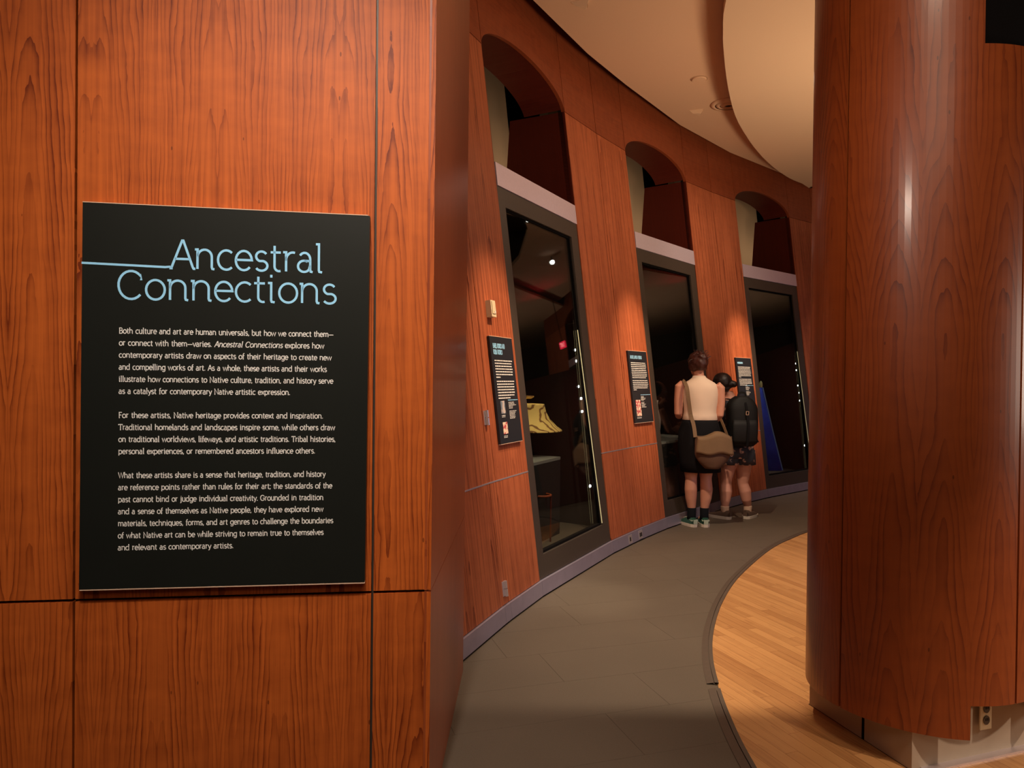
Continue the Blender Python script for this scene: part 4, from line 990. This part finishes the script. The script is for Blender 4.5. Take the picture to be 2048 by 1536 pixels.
hand(m, (-.085, .235, 1.14), (.35, .6, .5), 1, (.4, -.2, -.3), .7)
m.tube([(.150, 0, 1.305), (.182, 0, 1.28), (.188, -.005, 1.15), (.180, -.01, 1.03), (.17, .03, 1.00), (.12, .16, 1.04), (.085, .225, 1.09)], [.045, .047, .042, .037, .036, .030, .022], 14)
hand(m, (.085, .225, 1.09), (-.35, .6, .5), -1, (-.4, -.2, -.3), .7)
body = baked(m, 'body', 'skin', P1, .0062, 5); face_bits(P1, (-.018, .055, 1.505), r1, f1, u1)
m = MB(); m.loft([(0, 0, .985, .158, .116), (0, 0, .99, .162, .119), (0, 0, 1.03, .154, .113), (0, 0, 1.06, .149, .109), (0, 0, 1.10, .152, .110), (0, 0, 1.16, .161, .113), (-.003, 0, 1.22, .168, .113), (-.003, 0, 1.27, .167, .108), (-.003, 0, 1.31, .158, .097), (-.004, .003, 1.335, .128, .085), (-.006, .006, 1.357, .092, .073), (-.008, .012, 1.375, .066, .064), (-.01, .018, 1.395, .056, .058)], 48, caps=False, wob=.006)
o = m.build('sleeveless_top', 'cream', P1, smooth=True); so = o.modifiers.new('s', 'SOLIDIFY'); so.thickness = .004
m = MB(); m.loft([(0, 0, 1.005, .150, .108), (0, 0, .95, .166, .122), (-.005, 0, .88, .190, .135), (-.003, 0, .75, .192, .14), (.008, 0, .60, .182, .14), (.012, 0, .508, .180, .14)], 48, caps=False, wob=.010)
o = m.build('skirt', 'skirt', P1, smooth=True); so = o.modifiers.new('s', 'SOLIDIFY'); so.thickness = .004
for ax in (-.066, .052):
    m = MB(); m.tube([(ax, .0, .172), (ax, .0, .165), (ax, .0, .10), (ax, .004, .06)], [.0395, .0405, .039, .042], 18); m.build('sock', 'sock', P1, smooth=True)
hc = Vector((-.018, .045, 1.515))
hp = [(hc+Vector((0, -.022, .012)), (.094, .100, .098), .10), (hc+Vector((.012, -.085, .0)), (.058, .05, .075), .2), (hc+Vector((.02, -.095, .05)), (.042, .04, .035), .3), (hc+Vector((-.045, -.03, -.035)), (.045, .05, .045), .25), (hc+Vector((.05, -.04, -.04)), (.03, .045, .035), .25)]
hair = blob('hair', hp, 'hair1', P1, .007, 2)
m = MB()
for i in range(26):
    a = R_.uniform(0, 6.28); e = R_.uniform(-.2, 1.2); d = Vector((math.cos(a)*math.cos(e), -abs(math.sin(a))*.8*math.cos(e), math.sin(e))).normalized(); p = hc+Vector((0, -.03, .01))+Vector((d.x*.09, d.y*.10, d.z*.095))
    m.tube([p, p+d*.018+Vector((R_.uniform(-.02, .02), 0, .006)), p+d*.03+Vector((R_.uniform(-.03, .03), 0, -.01))], [.004, .0025, .001], 5)
tag(m.build('wisps', 'hair1', hair), kind='stuff')
for s, ax, rz in ((-1, -.069, .35), (1, .055, -.05)):
    sh = shoe(P1, ax, .0, rz, 'shoe_green', 'shoe_mint', .25)
    m = MB(); m.box(-.034, .034, -.060, .03, .055, .066); m.build('collar', 'shoe_mint', sh, bevel=.004)

# shoulder bag on the first visitor's right hip
B1 = empty('shoulder_bag', (g1.x+.062, g1.y-.205, .56)); tag(B1, 'olive brown canvas shoulder bag hanging behind the black skirt', 'bag')
m = MB(); n = 9; rg = []
for i in range(15):
    t = i/14; z = .0+.29*t; wv = .165*math.sin(min(1, t*1.5+.16)*math.pi/2)**.7; rg.append((0+.01*t, 0, z, wv, .035+.03*math.sin(math.pi*min(1, t+.15))))
m.loft(rg, 36, wob=.008); pouch = m.build('pouch', 'bag_dark', B1, smooth=True)
m = MB(); cols = 20; top = []; vs = []; fs = []
for j in range(9):
    for i in range(cols+1):
        s = i/cols*2-1; tt_ = j/8; x = s*(.172-.02*(1-tt_)) ; z = .325-.19*tt_+.018*math.sin(s*3.2+.6)*(1-tt_)-.02*abs(s)*(1-tt_); y = -.062*math.sqrt(max(.02, 1-.75*s*s))-.008-.01*tt_+(.05 if j == 0 else 0); vs.append((x+.01, y, z+.01*math.sin(s*5)*tt_))
for j in range(8):
    for i in range(cols): k = j*(cols+1)+i; fs.append((k, k+cols+1, k+cols+2, k+1))
m.raw(vs, fs); fo = m.build('flap', 'bag', B1, smooth=True); so = fo.modifiers.new('s', 'SOLIDIFY'); so.thickness = .004
def strap(pts, wd, mat, root, name='strap'):
    m = MB(); m.tube(pts, [(wd/2, .003)]*len(pts), 8); return m.build(name, mat, root, smooth=True)
def flat_strap(pts, wd, mat, root, name='strap', nrm=(0, -1, 0)):
    m = MB(); pts = catmull3(pts, 5); nn_ = Vector(nrm)
    for i in range(len(pts)-1):
        d0 = (pts[min(i+1, len(pts)-1)]-pts[max(0, i-1)]).normalized(); d1 = (pts[min(i+2, len(pts)-1)]-pts[i]).normalized(); s0 = d0.cross(nn_).normalized()*wd/2; s1 = d1.cross(nn_).normalized()*wd/2
        m.face([pts[i]-s0, pts[i+1]-s1, pts[i+1]+s1, pts[i]+s0])
    o = m.build(name, mat, root, smooth=False); so = o.modifiers.new('s', 'SOLIDIFY'); so.thickness = .004; return o
def catmull3(p, n):
    p = [Vector(q) for q in p]; return catmull(p, n)
ox, oz = .062, .56
flat_strap([(-.135-ox, .275, 1.28-oz), (-.150-ox, .24, 1.335-oz), (-.158-ox, .17, 1.338-oz), (-.150-ox, .095, 1.28-oz), (-.140-ox, .075, 1.18-oz), (-.118-ox, .075, 1.04-oz), (-.10-ox, .03, .94-oz), (-.095-ox, -.01, .84-oz)], .034, 'bag', B1)
flat_strap([(.165-ox, .10, 1.00-oz), (.188-ox, .03, .90-oz), (.205-ox, .0, .82-oz), (.215-ox, -.01, .70-oz)], .026, 'bag', B1, nrm=(-1, -.6, 0))
m = MB(); m.tube([(.165+.011*math.cos(a/8*6.28), -.03, .13+.016*math.sin(a/8*6.28)) for a in range(9)], .004, 6, caps=False); m.build('ring', 'edge', B1)

# ---- second visitor ------------------------------------------------------
g2 = on_z(1475, 1037, 0)
P2 = empty('person', (g2.x, g2.y, 0), 0); tag(P2, 'person with dark bun in a dark floral romper carrying a black backpack', 'person')
m = MB()
m.loft([(-.02, 0, .62, .135, .10), (-.02, 0, .72, .155, .115), (-.025, 0, .82, .135, .10), (-.035, 0, .92, .125, .092), (-.05, 0, 1.02, .14, .095), (-.06, 0, 1.09, .155, .09), (-.065, 0, 1.14, .150, .078), (-.075, .003, 1.175, .09, .06), (-.085, .01, 1.20, .052, .052), (-.11, .02, 1.25, .047, .048)], 28)
r2, f2, u2 = head(m, (-.165, .035, 1.322), (-.25, .93, -.3))
for (hx, kx, ky, ax, ay) in ((-.10, -.118, .0, -.128, -.01), (.055, .050, .01, .108, .03)):
    m.tube([(hx, 0, .66), (hx*.95, 0, .56), (kx, ky, .38), (kx, ky, .34), (kx*.7+ax*.3+.003, ky-.012, .27), (kx*.4+ax*.6, ky-.008, .19), (ax, ay, .12), (ax, ay, .08), (ax, ay+.02, .05)], [.092, .086, .057, .052, .058, .050, .034, .033, .034], 16)
    m.tube([(ax, ay, .055), (ax+.01, ay+.08, .045), (ax+.02, ay+.13, .04)], [.03, .03, .022], 10)
m.tube([(-.19, 0, 1.14), (-.225, 0, 1.11), (-.235, .02, 1.0), (-.235, .04, .89), (-.21, .09, .86), (-.14, .20, .90), (-.10, .26, .93)], [.042, .043, .038, .034, .032, .027, .02], 14)
hand(m, (-.10, .26, .93), (.4, .6, .3), 1, (.2, -.3, -.6), .8)
m.tube([(.055, 0, 1.13), (.088, 0, 1.10), (.098, .02, .99), (.095, .04, .88), (.08, .09, .86), (.03, .20, .90), (-.005, .25, .93)], [.042, .043, .038, .034, .032, .027, .02], 14)
hand(m, (-.005, .25, .93), (-.3, .6, .3), -1, (-.2, -.3, -.6), .8)
baked(m, 'body', 'skin2', P2, .0062, 5); face_bits(P2, (-.165, .035, 1.322), r2, f2, u2)
m = MB(); m.loft([(-.02, 0, .70, .165, .126), (-.025, 0, .82, .150, .115), (-.035, 0, .92, .138, .105), (-.05, 0, 1.02, .150, .106), (-.06, 0, 1.09, .160, .10), (-.066, 0, 1.135, .145, .088), (-.072, 0, 1.16, .10, .075)], 40, caps=False, wob=.006)
m.loft([(-.02, 0, .72, .160, .124), (-.02, 0, .66, .168, .13), (-.02, 0, .60, .168, .13)], 40, caps=False, wob=.01)
o = m.build('romper_top', 'floral', P2, smooth=True); so = o.modifiers.new('s', 'SOLIDIFY'); so.thickness = .004
for hx in (-.102, .058):
    m = MB(); m.loft([(hx*.9, 0, .68, .100, .122), (hx, 0, .60, .104, .118), (hx, 0, .535, .104, .115)], 32, caps=False, wob=.018); o = m.build('romper_leg', 'floral', P2, smooth=True); so = o.modifiers.new('s', 'SOLIDIFY'); so.thickness = .004
for ax, ay in ((-.128, -.01), (.108, .03)):
    m = MB(); m.tube([(ax, ay, .125), (ax, ay, .118), (ax, ay, .08), (ax, ay+.004, .05)], [.0385, .041, .038, .041], 18); m.build('sock', 'sock2', P2, smooth=True)
hc = Vector((-.165, .028, 1.33))
blob('hair', [(hc+Vector((.0, -.022, .010)), (.092, .098, .092), .05), (hc+Vector((.095, -.075, -.012)), (.036, .034, .033), .12), (hc+Vector((.055, -.06, -.01)), (.05, .045, .045), .1), (hc+Vector((.02, -.05, -.05)), (.05, .05, .04), .1)], 'hair2', P2, .006, 3)
shoe(P2, -.132, -.01, .75, 'shoe_brown', 'shoe_brown', .24); shoe(P2, .112, .03, -.7, 'shoe_brown', 'shoe_brown', .24)

# backpack
B2 = empty('backpack', (g2.x-.042, g2.y-.205, .735)); tag(B2, 'black nylon backpack with a pale buckle worn over the floral romper', 'backpack')
m = MB(); rg = []
for i in range(17):
    t = i/16; z = .47*t; k = math.sin(math.pi*min(1, t*1.25+.10)/1.15) if t > .6 else 1; wv = .142*(min(1, (t/.08)**.5+.75) if t < .1 else 1)*(1 if t < .72 else math.sqrt(max(.05, 1-((t-.72)/.30)**2))); rg.append((-.0+.006*math.sin(t*4), -.005, z, wv, .10*(.85+.25*math.sin(math.pi*min(1, t*.9+.1)))*(1 if t < .8 else 1-.9*(t-.8))))
def superloft(m, rg, seg=36, p=3.2):
    i0 = len(m.v)
    for k, (x, y, z, rx, ry) in enumerate(rg):
        for j in range(seg):
            t = 2*math.pi*j/seg; c, s = math.cos(t), math.sin(t); m.v.append((x+rx*math.copysign(abs(c)**(2/p), c), y+ry*math.copysign(abs(s)**(2/p), s), z))
    for k in range(len(rg)-1):
        for j in range(seg): m.f.append((i0+k*seg+j, i0+k*seg+(j+1) % seg, i0+(k+1)*seg+(j+1) % seg, i0+(k+1)*seg+j)); m.uv += [(0, 0)]*4; m.mi.append(0)
    m.f.append(tuple(reversed(range(i0, i0+seg)))); m.uv += [(0, 0)]*seg; m.mi.append(0); m.f.append(tuple(range(i0+(len(rg)-1)*seg, i0+len(rg)*seg))); m.uv += [(0, 0)]*seg; m.mi.append(0)
superloft(m, rg); m.build('main_bag', 'pack', B2, smooth=True)
m = MB(); superloft(m, [(0, -.105, .03, .105, .02), (0, -.112, .06, .118, .028), (0, -.115, .20, .118, .028), (0, -.11, .25, .108, .018)], 28); m.build('front_pocket', 'pack', B2, smooth=True)
flat_strap([(.0, -.06, .455), (.012, -.105, .38), (.018, -.125, .30), (.022, -.150, .20), (.020, -.150, .10), (.018, -.13, .01)], .022, 'skirt', B2, 'centre_strap')
m = MB(); cxb, czb = .016, .315
m.tube([(cxb-.012, -.132, czb-.016), (cxb+.012, -.132, czb-.016), (cxb+.014, -.130, czb+.014), (cxb-.010, -.130, czb+.016), (cxb-.012, -.132, czb-.016)], .0032, 6); m.build('buckle', 'sock2', B2)
flat_strap([(-.045, -.03, .455), (-.03, -.03, .50), (.02, -.03, .50), (.035, -.03, .455)], .02, 'pack', B2, 'handle')
flat_strap([(.075, .01, .44), (.10, .10, .435), (.105, .20, .42), (.12, .22, .33), (.125, .20, .20), (.135, .10, .10)], .04, 'pack', B2, 'shoulder_strap', nrm=(0, -.4, 1))
flat_strap([(-.09, .01, .43), (-.12, .10, .44), (-.125, .20, .42), (-.14, .22, .33), (-.14, .20, .20), (-.14, .10, .10)], .04, 'pack', B2, 'shoulder_strap', nrm=(0, -.4, 1))
flat_strap([(.13, .03, .17), (.148, .0, .12), (.150, -.01, .06), (.162, -.012, .035)], .014, 'pack', B2, 'strap_tail', nrm=(-.5, -1, 0))

# ================================================================== LAMPS OVER THE GALLERY AND ADDED FILLS
# label spots
for t, p in ((.4165, 420), (.6015, 520), (.784, 520)):
    tgt = P(t, 1.45); c, s = math.cos(t), math.sin(t); src = Vector((tgt.x+c*1.25, tgt.y-s*1.25, 3.78))
    spot(src, tgt, p, 24, 1, (1, .72, .46), .04)
# walkway light; unseen flap added to cut a straight shadow on the floor
spot((.85, 4.25, 3.95), (2.2, 4.4, 0), 520, 90, .8, (1, .80, .58), .006)
fr = empty('shadow_flap', (.85, 4.25, 3.95)); tag(fr, 'unseen black flap added by the walkway lamp to shape its floor shadow', 'added light blocker')
m = MB(); y1 = -.25*(4.25-3.02)/3.7; m.box(-.35, .35, y1-.25, y1, -.255, -.25); m.build('blade', 'black', fr); m = MB(); m.box(-.01, .01, y1-.15, y1-.13, -.25, .07); m.build('bracket', 'black', fr)
spot((.95, 4.4, 3.7), P(.447, .05, -.25), 150, 15, .9, (1, .85, .62), .02)
# far wash and coloured exhibit light
spot((3.2, 6.3, 3.7), (1.9, 8.6, 2.0), 60, 70, 1, WARM, .1)
spot((1.7, 4.4, 3.7), (.2, 5.6, 1.3), 45, 50, 1, WARM, .1)
spot((5.2, 7.6, 1.6), (3.4, 9.6, 1.2), 16, 110, 1, (.60, .40, 1), .3)
spot((5.3, 8.3, 1.4), P(.945, 1.0), 70, 40, 1, (.75, .25, .8), .2)
spot((3.6, 4.9, 1.3), (.6, 5.6, .2), 24, 100, 1, (.55, .48, 1), .3)
# unseen uplights added to brighten the plaster in place of floor bounce
spot((3.6, 5.2, 1.9), (2.5, 6.6, 3.85), 150, 130, 1, (1, .76, .50), .25)
spot((2.5, 3.4, 1.9), (1.5, 5.0, 3.9), 95, 130, 1, (1, .73, .49), .25)
area((3.9, 2.1, 1.5), (1.9, 2.7, 1.0), 17, .5, .8, (1, .82, .66))      # soft fill added for the near side of the column
area((.9, 1.2, 3.6), (-.2, 2.9, .8), 20, .6, .6, WARM)  # unseen fill added to lift the polished return
spot((9, 9, 1.2), (8, 9.5, 3.9), 160, 140, 1, WARM, .3)  # added to brighten the far ceiling mirrored in the glass
spot((5.2, 9.0, 3.5), (4.6, 9.2, 0), 150, 80, 1, WARM, .05)  # added to brighten the far floor mirrored in the glass
for a, b in bays[:4]:
    spot(P(b+.027, 3.0, .14), P(b+.014, 3.5, .8), 9, 130, 1, (1, .84, .6), .03)  # hidden lamp added in the cavity to brighten the tan partition
spot((2.7, .5, 3.3), (1.85, 2.5, .05), 270, 26, 1, (1, .80, .62), .05)
spot((2.7, 4.6, 3.7), (1.87, 6.7, 1.15), 210, 22, 1, (1, .80, .6), .05)  # added to brighten the two visitors
# column highlight
hp_ = cpt(col_phi(1815, 450), 1.93); hn = Vector((hp_.x-cc.x, hp_.y-cc.y, 0)).normalized(); hd = (hp_-EYE).normalized(); hr = hd-2*hd.dot(hn)*hn
hl = hp_+Vector((hr.x, hr.y, 0)).normalized()*1.9; hl.z = 2.38
spot(hl, hp_, 34, 50, 1, (1, .80, .65), .05)
# inside the cases
spot(P(.484, 2.40, .3), P(.484, .9, .42), 26, 40, .8, (1, .86, .55), .02)
spot(P(.85, 2.4, .3), P(.845, .8, .45), 10, 45, .8, (.85, .9, 1), .02)
spot(P(.665, 2.4, .3), P(.65, .8, .4), 3, 40, .8, (.95, 1, .9), .02)
